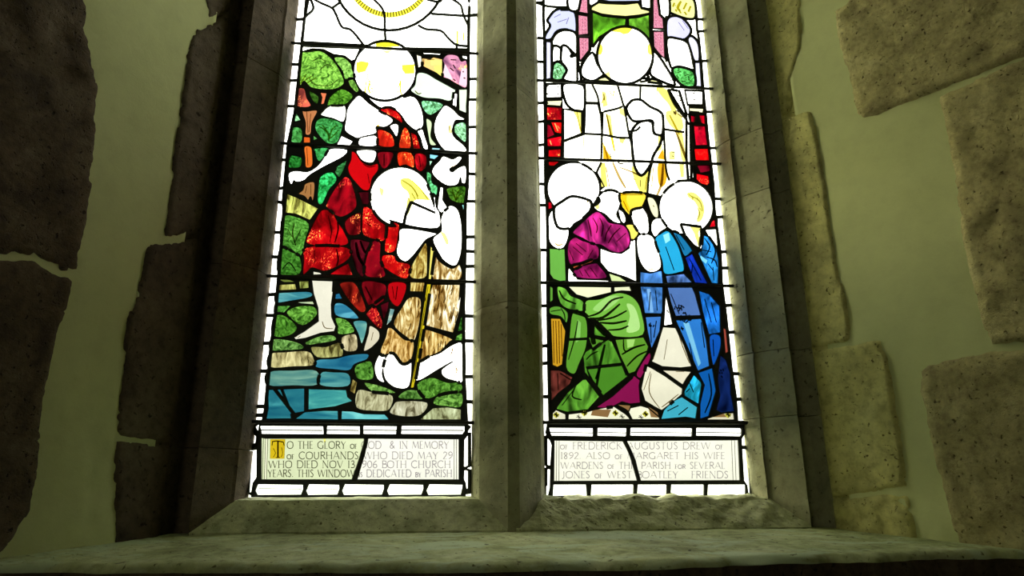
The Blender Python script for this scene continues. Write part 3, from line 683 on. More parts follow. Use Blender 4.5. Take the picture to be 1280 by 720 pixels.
for q in ('b1 175,430 185,455', 'b1 195,420 205,440', 'b1 180,465 190,475', 'b1 920,450 940,440', 'b1 960,470 990,460', 'b1 940,500 970,505', 'b1 985,490 1000,500', 'b1 910,465 925,480'):
    PR.paint('foliage_glass' if '9' in q[3:5] else 'stonework_glass', T(q), 1.6, 'brown')
# throne canopy, curtain, columns
g('throne', (.78, .82, .95), 'b1 440,-40 720,-40 690,12 600,14 500,14 440,0', flat=True)
g('throne', (.99, .97, .62), 'b1 388,42 430,12 480,18 600,22 680,12 700,50 748,62 748,85 680,98 600,106 520,100 450,90 387,66', flat=True)
g('throne', (1, 1, .93), 'b1 340,0 375,-15 435,-10 430,15 390,40', flat=True); g('throne', (1, 1, .94), 'b1 690,-10 755,-10 755,55 700,48')
g('throne', (1, 1, .95), 'b1 248,-20 320,-20 318,50 290,70 250,52'); g('throne', (1, 1, .95), 'b1 800,-20 862,-20 872,80 850,116 810,95')
g('throne/curtain', (.34, .62, .12), 'b1 390,72 460,95 603,110 603,165 520,180 440,232 398,290 393,285', 'drapery', flat=True)
g('throne/curtain', (.38, .64, .16), 'b1 615,110 680,103 750,88 756,300 735,250 700,205 660,178 615,162', 'drapery', flat=True)
for q, fl in (('b1 325,-10 372,-10 372,88 308,78', 1), ('b1 303,88 372,98 376,215 305,218', 1), ('b1 308,228 378,230 380,310 332,372 312,375', 1),
          ('b1 765,-10 800,-10 812,90 835,112 837,180 765,176', 1), ('b1 767,190 840,192 847,365 800,330 770,290', 1)):
    g('throne/column', (.97, .80, .84), q, 'lattice', flat=True)
for xx in (335, 352):
    for yy in range(115, 350, 22): PR.paint('throne/column', T(f'b1 {xx},{yy} {xx+2},{yy+11}'), 1.0, 'faint')
for xx in (785, 815):
    for yy in range(60, 320, 22): PR.paint('throne/column', T(f'b1 {xx},{yy} {xx+2},{yy+11}'), 1.0, 'faint')
# enthroned figure
YC = (1, 1, .88); K = 'enthroned_figure'
g(K, YC, 'b1 335,495 b2 350,-80 330,230 215,280 215,395 300,400 430,480 470,560 b3 400,90 530,100 670,100 760,120 860,30 b2 985,520 978,160 b1 950,640 880,530 860,500 700,480 560,480 420,480', flat=True)
g(K, WH, 'b1 208,290 218,278 245,290 270,330 262,350 300,345 310,400 322,500 a1 0,0'.replace(' a1 0,0', '') + ' 218,490 240,430 205,380 203,330')
g(K, WH, 'b1 218,518 335,522 350,600 345,680 310,688 255,660 225,610')
PR.paint(K, T('b1 245,300 275,355'), 1.6); PR.paint(K, T('b1 275,320 292,345'), 1.2)
g(K, WH, 'b2 605,78 635,32 665,22 700,27 750,65 810,95 830,130 827,232 790,238 768,205 765,152 690,155 640,148')
g(K, (1, 1, .95), 'b2 640,215 690,160 760,160 775,230 820,245 815,290 770,370 755,420 700,488 655,430 640,310')
g(K, (1, 1, .9), 'b2 215,80 335,95 335,232 215,280', flat=True); g(K, (1, 1, .94), 'b2 350,45 430,48 450,120 455,235 345,232', flat=True)
g('wings', WH, 'b1 395,322 430,400 472,450 400,498 332,470 332,400', flat=False); g('wings', WH, 'b1 775,315 840,395 905,520 820,500 752,455 765,385')
g('wings', WH, 'b1 865,550 930,560 975,700 b2 970,130 900,20', flat=True); g('wings', (1, 1, .93), 'b2 975,158 1000,180 1005,510 985,512 975,380', flat=True)
def fringe(a, b, n, L, sgn, w=1.5):
    (x0, y0), (x1, y1) = T(a)[0], T(b)[0]
    for i in range(n):
        t = (i+random.random()*.6)/n; x = x0+(x1-x0)*t; y = y0+(y1-y0)*t; l = L*(.6+.8*random.random())
        PR.paint('wings', [(x, y), (x + sgn*l, y + .55*l - random.random()*2)], w, 'dark')
fringe('b1 385,325', 'b1 328,395', 11, 5, -1); fringe('b1 395,330', 'b1 330,410', 9, 3.5, 1); fringe('b1 800,345', 'b1 905,520', 15, 3.6, -1); fringe('b1 900,555', 'b2 975,135', 18, 3.5, 1)
for yy in range(190, 510, 18): PR.paint('wings', T(f'b2 {990+random.randint(-3,12)},{yy} {1002+random.randint(-3,12)},{yy+9}'), 1.8)
g(K, (1, .99, .7), 'b1 410,500 440,478 475,470 545,508', flat=True); g(K, (1, .99, .72), 'b1 735,505 760,485 790,490 825,515', flat=True)
for c, q in (((1, .97, .45), 'b1 790,540 850,550 900,640 920,719 b2 900,150 870,60 820,0'), ((1, .96, .5), 'b2 860,90 935,110 955,200 900,205 850,140'), ((.93, .72, .12), 'b2 462,285 480,330 520,392 462,392'), ((1, .97, .5), 'b2 480,110 510,120 525,250 500,240'),
             ((1, .97, .55), 'b2 560,70 590,80 600,130 565,110'), ((1, .98, .5), 'b2 560,255 600,262 585,295 565,285'),
             ((.90, .66, .10), 'b2 795,385 830,320 840,392', ), ((.92, .70, .12), 'b2 800,420 835,410 855,440 850,530 820,560 800,520'), ((1, .96, .45), 'b2 640,430 700,490 760,440 730,590 690,590 650,500'), ((1, .97, .55), 'b2 870,340 905,340 905,392 870,392'),
             ((1, .96, .5), 'b2 915,225 950,225 968,390 945,390 930,300'), ((1, .95, .45), 'b2 445,410 475,410 490,560 450,560'), ((1, .97, .5), 'b2 800,240 825,245 822,330 800,340'), ((1, .97, .5), 'b2 280,90 335,95 335,215 320,220 300,140'),
             ((1, .97, .5), 'b2 930,420 960,420 960,500 940,500'), ((1, .96, .5), 'b1 455,560 480,570 490,650 460,660')):
    g(K, c, q, lead=False)
for q, w, i in (('b2 480,110 500,200 530,340', 2.4, 'gold'), ('b2 480,100 515,260', 1.5, 'brown'), ('b2 520,255 535,345', 1.6, 'brown'), ('b2 500,345 510,380', 1.6, 'dark'), ('b2 470,310 490,390', 3, 'gold'), ('b2 800,300 830,300', 1.3, 'brown'), ('b2 765,350 795,345', 1.5, 'brown'),
                ('b2 905,215 950,330 970,390', 3, 'brown'), ('b2 870,120 905,190 930,240', 2.2, 'gold'), ('b2 895,95 905,115 910,90', 2.2, 'brown'), ('b2 920,110 950,135', 2.2, 'brown'), ('b1 790,545 800,640', 1.5, 'gold'), ('b1 895,690 905,700', 2.5, 'dark'), ('b1 915,680 925,695', 2.5, 'dark'),
                ('b2 480,440 500,560', 2, 'brown'), ('b2 520,410 560,500 600,570', 3, 'brown'), ('b2 560,440 640,470 700,500', 2, 'brown'), ('b2 600,470 660,520', 1.4, 'gold'), ('b2 690,520 690,560', 1.3, 'brown'), ('b2 730,500 720,580', 1.6, 'gold'), ('b2 770,440 760,560', 2, 'brown'), ('b2 830,420 820,540 790,620', 3, 'brown'),
                ('b2 545,400 565,418 590,415', 1.8, 'dark'), ('b2 880,345 900,350', 1.5, 'dark'), ('b2 885,370 895,375', 1.5, 'dark'), ('b2 235,285 235,330', 1, 'brown'), ('b1 465,580 470,620', 2, 'brown'), ('b1 500,560 515,590', 2, 'brown'), ('b1 520,600 530,560', 2, 'gold'), ('b1 490,640 500,660', 1.6, 'brown'), ('b1 470,600 450,640', 2, 'gold'),
                ('b2 340,250 345,390', 1.6, 'gold'), ('b2 300,100 330,240', 1.4, 'gold')):
    PR.paint(K, T(q), w, i)
for q in ('b1 345,500 352,560 350,719 b2 345,235', 'b1 395,520 430,600 450,719 b2 460,100 455,240 450,400', 'b1 355,632 440,634', 'b1 550,520 585,640 b2 595,80 620,230 640,310 655,430', 'b1 692,525 690,608', 'b2 465,97 540,80 580,65', 'b2 335,232 455,238 550,255 620,258',
          'b2 450,410 420,475', 'b2 768,400 745,480 735,600', 'b2 832,120 840,300 850,450 870,520', 'b2 842,205 905,215 960,222', 'b2 345,235 215,280', 'b2 625,218 665,212 690,190', 'b1 400,500 475,465', 'b1 475,470 545,508', 'b1 735,480 740,450', 'b1 690,505 735,495 745,470', 'b1 860,550 900,640 b2 970,140'):
    PR.line(q, 2.0)
PR.paint('enthroned_figure', T('b2 640,430 760,430'), .6, 'faint')
g(K + '/halo', (1, 1, .97), circ(781.3, 69, 35, 36, n=44))
g(K + '/halo', (1, .96, .3), circ(781.3, 69, 34, 35, n=10, a0=238, a1=292) + T('b1 620,205 590,212 565,200'), lead=False, flat=True)
g(K + '/halo', (1, .96, .3), 'b1 428,300 440,270 460,290 455,330 435,335', lead=False); g(K + '/halo', (1, .96, .4), 'b1 768,300 755,265 735,285 740,330 765,335', lead=False); g(K + '/halo', (1, .98, .6), 'b1 475,450 500,440 510,480 490,490', lead=False)
for q in ('b1 540,370 545,420', 'b1 662,370 658,420 668,440', 'b1 700,460 740,470', 'b1 520,330 535,400 530,460'):
    PR.paint(K + '/halo', T(q), 1.1, 'gold' if '520' in q else 'brown')
# ruby side panels with capitals
for c, q in (((.70, .02, .08), 'b2 116,66 210,70 208,150 116,150'), ((.85, .06, .05), 'b2 140,160 208,160 206,235 165,225'), ((.48, .0, .1), 'b2 116,170 140,180 165,240 116,260'), ((.80, .02, .1), 'b2 116,262 206,245 205,312 120,312'), ((.75, .02, .06), 'b2 125,330 202,325 200,378 125,376'), ((.80, .02, .05), 'b2 125,402 195,402 160,432 128,430'),
             ((.72, .02, .12), 'b2 1000,118 1030,125 1025,165 1002,160'), ((.80, .0, .12), 'b2 1050,118 1088,118 1090,178 1065,168'), ((.75, .01, .14), 'b2 1018,182 1090,185 1105,305 1030,305'), ((.92, .03, .05), 'b2 1022,325 1108,322 1118,400 1030,398'), ((.48, .02, .12), 'b2 1035,425 1120,425 1120,465 1060,475'), ((.88, .02, .06), 'b2 1035,475 1110,490 1118,535 1100,552 1060,540 1035,515'),
             ((.75, .02, .1), 'b2 120,648 145,655 150,690 120,700'), ((.78, .02, .1), 'b3 1062,270 1092,248 1092,300 1050,305')):
    g('ruby_glass', c, q, 'brocade', flat=True)
for q in ('b2 160,165 180,215 190,230', 'b2 175,180 190,200', 'b2 130,270 140,300'):
    g('ruby_glass', (1, .75, .4), [(x+dx, y+dy) for (x, y) in T(q)[:2] for dx, dy in ((0, 0), (1.8, .6))][0:2] + [(T(q)[1][0]+1.8, T(q)[1][1]+.6), T(q)[1]], lead=False, flat=True)
for q in ('b1 110,518 205,515 208,602 110,604', 'b1 965,555 1075,560 1078,648 982,645'):
    g('stonework_glass', (1, 1, .95), q, flat=True)
for q in ('b1 115,615 210,612 207,655 118,648', 'b2 990,68 1080,72 1082,106 992,98'):
    g('stonework_glass', (1, .99, .78), q, flat=True)
for x, y in ((120, 532), (185, 535), (120, 580), (185, 580), (1018, 577), (1022, 615)):
    PR.paint('stonework_glass', T(f'b1 {x-9},{y-8} {x+9},{y+8}'), 1.7); PR.paint('stonework_glass', T(f'b1 {x+9},{y-8} {x-9},{y+8}'), 1.7)
# kneeling figure in magenta and green, left
K = 'kneeling_figure'
g(K, (1, 1, .96), 'b3 405,430 470,452 530,460 575,430 585,378 612,380 618,625 560,600 450,565 405,510', flat=True)
g(K, (1, 1, .97), 'b3 365,180 372,150 410,108 445,85 490,88 520,110 525,145 512,195 500,230 525,278 480,270 430,225 385,205')
g(K, (1, .95, .55), 'b3 370,178 395,150 400,190 385,200', lead=False)
for q in ('b3 445,125 450,135', 'b3 325,150 340,160', 'b3 340,190 350,200', 'b3 425,215 435,220'):
    PR.paint(K, T(q), 1.0, 'brown')
g(K, (1, 1, .98), 'b3 340,150 375,110 400,150 360,180 355,205 300,250 250,280 220,310 215,360 190,420 150,430 110,400 95,340 98,245 135,185 200,150')
for q in ('b3 140,185 120,195 100,230', 'b3 320,140 335,165 350,155', 'b3 225,200 230,280'):
    PR.paint(K, T(q), 1.1, 'brown')
PR.paint(K, T('b3 135,400 155,412 180,405'), 2.2, 'brown')
MG = (.64, .13, .42)
for c, q in ((MG, 'b3 243,330 290,282 378,210 430,240 460,275 540,290 575,340 577,410 530,452 470,447 410,410 360,402 300,370 258,350'), ((.55, .09, .33), 'b3 215,400 255,362 300,382 380,408 398,440 390,490 350,500 240,530 212,480'), ((.60, .10, .38), 'b3 255,550 370,515 400,532 440,605 270,602')):
    g(K + '/magenta_bodice', c, q, 'drapery')
for q in ('b3 330,260 345,320 350,360', 'b3 360,250 385,300 380,340', 'b3 400,250 420,300 410,360', 'b3 470,290 440,340 430,390', 'b3 520,310 480,350 450,400', 'b3 555,340 500,390', 'b3 240,420 300,470', 'b3 260,400 320,450', 'b3 280,560 300,595', 'b3 310,555 340,600', 'b3 345,545 385,600', 'b3 220,440 245,500', 'b3 360,440 330,490'):
    PR.paint(K + '/magenta_bodice', T(q), 1.4, 'brown')
g(K + '/magenta_bodice', (.75, .35, .2), 'b3 240,530 300,515 350,496 358,508 300,530 255,550')
g(K + '/magenta_bodice', (.58, .08, .33), 'b4 688,483 703,510 662,598 640,630 618,598', 'plain'); g(K + '/magenta_bodice', (.56, .08, .32), 'b4 605,612 640,640 b5 592,95 598,185 545,192 500,180 440,212 360,210 450,150 555,55', 'plain', flat=True)
g(K, (1, 1, .93), 'b3 215,542 240,570 270,612 450,618 460,628 215,625', flat=True); g(K, (.96, .97, .80), 'b4 210,84 468,88 468,122 330,155 262,135', flat=True); g(K, (.95, .97, .8), 'b4 485,88 578,84 588,115 530,112 487,118', flat=True)
g(K, (.86, .93, .66), 'b3 455,575 520,595 570,628 470,625', flat=True)
K2 = K + '/green_robe'
for c, m, q, fl in (((.42, .70, .28), 'plain', 'b3 102,430 195,432 202,620 165,625 125,610 105,580', 1), ((.38, .64, .22), 'plain', 'b4 105,82 125,95 125,168 105,178', 1), ((.36, .62, .2), 'drapery', 'b4 152,85 200,98 230,138 300,170 310,230 220,222 170,190 150,130', 0),
                ((.47, .74, .27), 'plain', 'b4 318,172 400,160 500,123 570,133 620,170 650,240 658,372 500,385 450,350 385,290 318,262', 0), ((.36, .62, .2), 'plain', 'b4 105,212 160,202 212,240 205,302 168,265 108,250', 0),
                ((.38, .64, .20), 'plain', 'b4 240,240 300,250 328,310 322,440 282,540 250,605 200,562 218,400', 0), ((.26, .48, .13), 'drapery', 'b4 370,300 440,365 445,390 365,375', 1),
                ((.38, .62, .18), 'plain', 'b4 490,400 660,385 690,440 680,480 612,590 572,602 520,495', 1), ((.28, .52, .14), 'drapery', 'b4 318,470 450,400 475,412 565,610 400,719 312,600 302,500', 1), ((.34, .58, .17), 'plain', 'b4 335,385 430,405 360,460', 1),
                ((.33, .58, .17), 'drapery', 'b5 155,205 210,130 290,62 310,60 382,150 320,222 210,236 152,220', 1), ((.30, .56, .15), 'plain', 'b5 312,0 500,-20 532,45 400,148 340,70', 1)):
    g(K2, c, q, m, flat=bool(fl))
for c, q in (((.72, .92, .55), 'b4 560,190 600,200 628,260 635,340 560,355 580,260'), ((.66, .88, .45), 'b4 560,400 610,398 600,440 565,450'), ((.62, .85, .45), 'b4 440,150 500,140 520,160 430,230 360,220'), ((.55, .8, .4), 'b4 270,280 290,300 285,400 260,420')):
    g(K2, c, q, lead=False)
for q, w in (('b4 330,265 400,240 470,170 540,150', 2.2), ('b4 340,275 420,270 520,190', 2.6), ('b4 380,290 480,270 560,230', 2), ('b4 400,300 480,305 560,290', 2.4), ('b4 450,345 520,340 570,320', 2), ('b4 540,400 550,470 620,440', 1.6), ('b4 530,490 600,450 670,430', 2), ('b4 560,560 620,500 680,470', 1.8),
             ('b4 430,430 400,560 380,690', 3), ('b4 345,300 360,400 368,430', 5), ('b4 330,270 300,250 220,230', 5), ('b4 470,380 430,370 360,300', 4), ('b4 270,290 250,400 215,520', 1.3), ('b4 150,290 150,450', .1), ('b5 260,80 235,150 285,170', 1.6), ('b5 180,200 240,120', 1.4), ('b5 380,0 360,60', 3), ('b4 110,235 170,225', 1.4), ('b4 170,215 190,250 195,290', 1.2),
             ('b4 320,520 350,490 390,470', 1.4), ('b4 160,110 190,160 260,190', 2)):
    PR.paint(K2, T(q), w)
PR.line('b4 218,400 330,395', 2, False); PR.line('b5 300,30 390,155', 2.6, False)
g('stool', (.82, .62, .14), 'b4 110,275 168,275 200,350 180,548 150,565 120,550', 'plain', flat=True)
for q in ('b4 125,290 130,540', 'b4 140,290 148,545', 'b4 158,290 162,540', 'b4 172,310 178,500'):
    PR.paint('stool', T(q), 1.3, 'brown', True, False)
g('stool', (.36, .16, .13), 'b4 107,582 160,580 185,590 240,622 225,665 155,719 b5 115,190 118,110', 'drapery', flat=True)
PR.paint('stool', T('b4 165,600 230,640'), 1.8, 'dark'); PR.paint('stool', T('b4 150,600 155,700'), 1.4, 'dark')
g(K + '/halo', (1, 1, .98), circ(716.9, 235.8, 32.5, n=36, a0=75, a1=415), flat=True)
# restate head over the halo's lower edge
g(K, (1, 1, .98), 'b3 130,195 180,150 240,120 330,140 352,160 345,205 300,250 250,280 220,310 150,300')
# chalice
g('chalice', (1, .88, .28), 'b3 525,103 667,103 660,165 625,215 605,232 575,232 545,200 530,175'); g('chalice', (1, .92, .4), 'b3 555,292 600,288 628,330 625,352 600,378 585,372 575,330')
g('chalice', (1, .80, .1), 'b3 528,106 560,106 560,150 580,200 550,195 532,160', lead=False); PR.paint('chalice', T('b3 530,112 660,112'), 1.2, 'gold', False)
PR.paint('chalice', T('b3 540,150 570,215'), 2, 'gold')
# kneeling figure in blue, right
rootK = 'haloed_figure'
g(rootK, (1, 1, .97), 'b3 585,215 610,195 640,190 652,185 665,200 685,240 690,330 650,345 625,325 600,280'); g(rootK, (1, .99, .8), 'b3 682,130 720,132 745,180 748,240 725,245 700,205'); g(rootK, (1, 1, .95), 'b3 715,265 760,250 800,298 760,330 728,360 705,320')
g(rootK, (1, 1, .96), 'b3 512,200 540,215 555,255 545,280 525,262', flat=False)
g(rootK, WH, 'b3 625,362 680,345 720,368 750,450 762,540 710,570 662,545 628,470')
PR.paint(rootK, T('b3 690,560 715,552'), 2.0, 'brown'); PR.paint(rootK, T('b3 675,195 672,240'), 2.2, 'faint'); PR.paint(rootK, T('b3 715,175 722,185'), 1.5, 'brown')
g(rootK, (1, 1, .94), 'b3 865,290 1000,315 1003,430 990,440 955,410 910,360'); g(rootK, (1, 1, .93), 'b3 1025,318 1090,315 1102,440 1070,400 1040,350', flat=True)
g(rootK, (.98, .98, .93), 'b4 792,140 832,310 780,317', flat=True)
g(rootK, (.97, .96, .86), 'b4 775,325 850,330 900,430 945,558 880,568 770,560 708,530 742,430', flat=True); g(rootK, (.98, .95, .84), 'b4 765,580 880,583 942,590 915,630 890,668', flat=True)
g(rootK, (.98, .97, .86), 'b5 628,-15 660,0 730,42 822,108 820,140 760,190 712,226 670,205 622,175 602,110', flat=True)
for q in ('b4 770,340 740,440 715,520', 'b4 860,350 890,440 930,540', 'b4 800,400 780,520', 'b5 655,30 645,130 700,215', 'b5 800,140 750,180 710,210', 'b4 850,590 900,590', 'b4 700,590 660,700'):
    PR.paint(rootK, T(q), 1.0, 'brown')
g(rootK + '/halo', (1, 1, .96), circ(857.5, 259.7, 33.4, n=36, a0=75, a1=420), flat=True)
g(rootK, (1, 1, .93), 'b3 880,285 1000,300 1003,350 990,430 955,410 905,350', flat=True)
g(rootK + '/halo', (.97, .97, .5), 'b3 920,100 960,98 1005,140 1022,200 1005,260 975,270 985,200 960,150 925,125', lead=False); g(rootK, (1, .95, .5), 'b3 930,290 1000,300 985,340 1000,395 985,420 960,340', lead=False, flat=True)
for q in ('b3 925,110 950,130 945,150', 'b3 975,130 985,150', 'b3 990,190 1005,210', 'b3 960,250 985,255', 'b3 905,200 908,240', 'b3 960,170 990,215 985,250', 'b3 940,120 990,150 1010,210'):
    PR.paint(rootK + '/halo', T(q), 1.2, 'gold')
K2 = rootK + '/blue_cloak'
for c, m, q, fl in (((.25, .47, .74), 'drapery', 'b3 638,565 700,575 768,560 775,638 640,640', 1), ((.25, .48, .76), 'drapery', 'b4 640,85 775,88 772,248 666,245', 1), ((.25, .50, .82), 'plain', 'b4 670,265 765,262 757,350 707,455 682,350', 1),
                ((.15, .66, .86), 'plain', 'b3 728,380 765,340 808,325 850,380 880,450 902,550 870,572 785,580 768,500', 0), ((.10, .46, .66), 'plain', 'b3 833,330 880,348 945,430 940,452 902,475 870,405', 0), ((.05, .18, .62), 'drapery', 'b3 905,485 950,458 970,500 1042,638 962,632', 1),
                ((.14, .52, .82), 'drapery', 'b3 1010,345 1050,362 1090,420 1106,500 1102,638 1062,635 1000,500 982,460 1005,430', 1), ((.30, .45, .70), 'drapery', 'b3 790,590 900,578 952,632 800,635', 1), ((.32, .47, .72), 'plain', 'b4 800,90 948,90 967,130 1000,258 850,262 820,180', 1),
                ((.18, .50, .84), 'plain', 'b4 850,285 1003,275 1032,400 1052,558 980,585 900,400', 1), ((.10, .42, .78), 'drapery', 'b4 985,110 1050,130 1112,200 1117,358 1045,370 1010,240', 1), ((.06, .34, .74), 'plain', 'b4 1050,382 1112,375 1117,450 1080,550 1062,520', 0),
                ((.05, .13, .34), 'drapery', 'b4 1112,490 1150,520 1175,600 1178,719 b5 1100,230 1030,240 1000,225 1020,150 1008,60', 1),
                ((.10, .56, .68), 'drapery', 'b4 955,602 1000,650 b5 925,90 908,192 832,150 830,125 885,30', 1), ((.27, .74, .85), 'plain', 'b5 770,180 820,153 902,207 893,270 840,262 708,274 722,225', 1), ((.06, .38, .72), 'plain', 'b5 905,25 982,0 1002,120 962,258 915,270 915,190 938,90', 1)):
    g(K2, c, q, m, flat=bool(fl))
g(K2, (.6, .93, 1), 'b3 775,350 810,335 820,380 790,400', lead=False); g(K2, (.5, .8, .95), 'b4 895,300 930,300 1000,540 985,560', lead=False, flat=True)
g(K2, (.5, .72, .93), 'b4 680,100 700,100 720,240 700,240', lead=False, flat=True); g(K2, (.5, .85, 1), 'b3 1000,470 1040,500 1030,520 990,490', lead=False, flat=True)
for q in ('b3 1020,370 1050,420 1030,470', 'b3 1060,380 1085,450 1060,520', 'b3 1030,480 1080,500 1095,540', 'b3 1010,440 1060,450', 'b3 1070,540 1075,620', 'b3 1040,520 1070,560', 'b3 850,350 900,440', 'b3 790,420 840,560', 'b3 930,490 1000,620', 'b3 950,520 940,600', 'b4 820,130 870,250', 'b4 1020,160 1060,300', 'b4 1060,180 1090,300', 'b4 1070,400 1075,500', 'b4 700,120 690,230', 'b4 730,110 740,230', 'b5 840,130 860,110', 'b5 740,230 800,200', 'b5 800,250 850,210', 'b5 850,60 880,130', 'b5 960,30 975,140 940,240', 'b4 930,420 960,560', 'b4 1000,300 1020,450', 'b4 700,300 705,420', 'b4 735,290 720,390'):
    PR.paint(K2, T(q), 1.6)
random.seed(11)
for cx_, cy_, n, r in ((705, 315, 7, 14), (865, 205, 16, 28), (910, 270, 26, 34), (885, 330, 6, 14), (800, 230, 3, 5), (775, 240, 5, 12), (820, 240, 4, 12), (1110, 580, 10, 40)):
    for i in range(n):
        a = random.random()*6.28; d = r*random.random(); x = cx_ + d*math.cos(a); y = cy_ + d*math.sin(a)
        PR.paint(K2, T(f'b4 {x:.1f},{y:.1f} {x+random.uniform(-9,9):.1f},{y+random.uniform(6,12):.1f}'), 2.2)
g('flowery_ground', (.62, .28, .22), 'b4 1130,330 1150,340 1165,470 1142,482', flat=True)
g('flowery_ground', (.98, .97, .85), 'b5 130,240 150,222 200,245 200,275 130,275', flat=True); g('flowery_ground', (.98, .98, .86), 'b5 215,245 320,232 350,222 460,205 520,245 545,275 215,275', flat=True)
g('flowery_ground', (.98, .98, .86), 'b5 545,212 600,200 640,212 700,262 700,275 555,275 535,235', flat=True); g('flowery_ground', (.97, .95, .83), 'b5 955,268 1040,240 1095,240 1098,277 955,277', flat=True)
for q in ('b5 345,220 442,222 425,262 335,252', 'b5 475,195 545,200 540,232 515,215', 'b5 640,205 690,235 700,265 655,262', 'b5 975,262 1040,240 1060,262'):
    g('flowery_ground', (.60, .46, .28), q, lead=False, flat=True)
for x, y, cc in ((150, 250, 1), (300, 240, 1), (465, 240, 1), (500, 260, 0), (625, 245, 1), (1065, 250, 1), (270, 262, 0), (600, 262, 0)):
    if cc: g('flowery_ground', (.9, .88, .3), f'b5 {x-18},{y} {x},{y-18} {x+18},{y} {x},{y+18}', lead=False, flat=True)
    for a in (0, 90, 45): 
        dx, dy = 14*math.cos(math.radians(a)), 14*math.sin(math.radians(a)); PR.paint('flowery_ground', T(f'b5 {x-dx:.1f},{y-dy:.1f} {x+dx:.1f},{y+dy:.1f}'), 1.6 if cc else 1.0)
PR.lines.append((rinL, 2.6)); PR.lines.append((rinR, 2.6)); PR.lines.append(([px_of(RX+.03, TOPZ), rinL[0]], 2.6))
oR0 = interp([px_of(RX, 0), px_of(RX, 1.3)]); oR1 = interp([px_of(RX+LW, 0), px_of(RX+LW, 1.3)])
cross(PR, [3, 48, 77, 129, 152, 181, 230, 257, 312.5, 382, 432, 454, 496], oR0, interp(rinL)); cross(PR, [24, 39, 76, 140, 184.6, 248.5, 271, 315, 335, 382, 415, 467, 499], interp(rinR), oR1)
for q in ('b1 60,20 130,40 250,45', 'b1 1035,120 1055,120', 'b1 105,245 103,490', 'b1 300,60 303,500', 'b1 850,100 850,380', 'b1 380,60 385,310', 'b1 757,60 765,310', 'b1 200,60 250,60'):
    PR.line(q, 2.2)
g('lead_came', (0, 0, 0), 'px 684,526.5 934,526.5 939,622 682,622', flat=True)
g('border_glass', WH, 'b5 95,360 118,385 128,410 120,520 95,515', flat=True); g('border_glass', WH, 'b5 95,535 120,540 118,640 108,685 95,685', flat=True)
g('border_glass', WH, 'b5 1135,380 1150,350 1168,340 1172,415 1138,415', flat=True); g('border_glass', WH, 'b5 1138,432 1172,432 1183,670 1170,665 1165,625 1148,600', flat=True)
xs = [108, 347, 365, 523, 540, 872, 890, 1135]
for i in range(0, 8, 2):
    g('border_glass', WH, f'b5 {xs[i]+4},316 {xs[i+1]},318 {xs[i+1]-2},366 {xs[i]+(4 if i else 16)},362', flat=True)
    PR.paint('border_glass', T(f'b5 {xs[i]+6},343 {xs[i+1]-4},346'), 1.2, 'line', False); PR.paint('border_glass', T(f'b5 {xs[i]+6},355 {xs[i+1]-4},358'), .7, 'line', False)
xs = [128, 308, 330, 560, 576, 736, 754, 935, 950, 1155]
for i in range(0, 10, 2):
    g('border_glass', WH, f'b5 {xs[i]+6},618 {xs[i+1]},618 {xs[i+1]+(6 if i<2 else 0)},683 {xs[i]+3},684', flat=True)
    if i < 4: PR.paint('border_glass', T(f'b5 {xs[i]+8},645 {xs[i+1]-4},647'), .6, 'faint', False)
g('inscription', (1, 1, .93), 'b5 140,384 512,388 558,490 582,602 138,604', flat=True); g('inscription', (1, 1, .93), 'b5 525,386 1118,382 1128,600 597,602 570,490', flat=True)
for q in ('b5 152,386 150,602', 'b5 165,386 164,602', 'b5 1082,386 1090,598', 'b5 1098,386 1106,598'):
    PR.paint('inscription', T(q), .9, 'grey', False, False)
for txt, x0, x1, a, b in (('of FREDERICK AUGUSTUS DREW of', 170, 1040, 396, 432), ('1892. ALSO of MARGARET HIS WIFE', 172, 1050, 450, 484),
                          ('WARDENS of THIS PARISH for SEVERAL', 172, 1050, 502, 536), ('JONES of WEST BOATLEY   FRIENDS', 180, 1068, 550, 586)):
    letter(PR, 'inscription/lettering', txt, 'b5', x0, x1, a, b, 'faint', 1.2, 'faint', 0)
PR.line('b5 512,384 545,450 568,520 592,605', 3.0, True)
PR.line('b5 98,350 135,380', 2.2, False); PR.line('b5 1165,320 1128,378', 2.2, False); PR.line('b5 108,300 98,350', 2.0, False); PR.line('b5 1130,315 1165,345', 2, False)
PR.build()

# saddle bars: iron rods crossing each light just in front of the glass
def rod(name, p0, p1, r, parent, n=16):
    V = []; Fc = []; K = 10
    for i in range(n+1):
        t = i/n; c = Vector(p0).lerp(Vector(p1), t); c.z += .0009*noise.noise(c*7)
        for k in range(K):
            a = 2*math.pi*k/K; V.append((c.x, c.y + r*math.cos(a), c.z + r*math.sin(a)))
    for i in range(n):
        for k in range(K): Fc.append([i*K+k, i*K+(k+1) % K, (i+1)*K+(k+1) % K, (i+1)*K+k])
    Fc.append(list(range(K))[::-1]); Fc.append([n*K+k for k in range(K)])
    return from_data(name, V, Fc, [IRON], parent, True)
YB = -.011
for root, x0, x1, prs in ((rootL, -.012, LW+.012, [((368, 54), (594, 67)), ((352, 179), (582, 191)), ((336, 345), (587.5, 352)), ((323.5, 527), (589, 528.3))]),
                          (rootR, RX-.012, RX+LW+.012, [((674, 100.5), (885.5, 110.7)), ((676, 198), (902, 205)), ((682, 353.4), (917, 357.6)), ((683.5, 528), (934.6, 528.5))])):
    for a, b in prs:
        za, zb = on_glass(*a, YB)[1], on_glass(*b, YB)[1]
        rod('saddle_bar', (x0, YB, za), (x1, YB, zb), .0042, root)
for root in (rootL, rootR):          # parts live in the panel's own frame
    for ch in root.children: ch.matrix_parent_inverse = Matrix.Translation(-root.location)

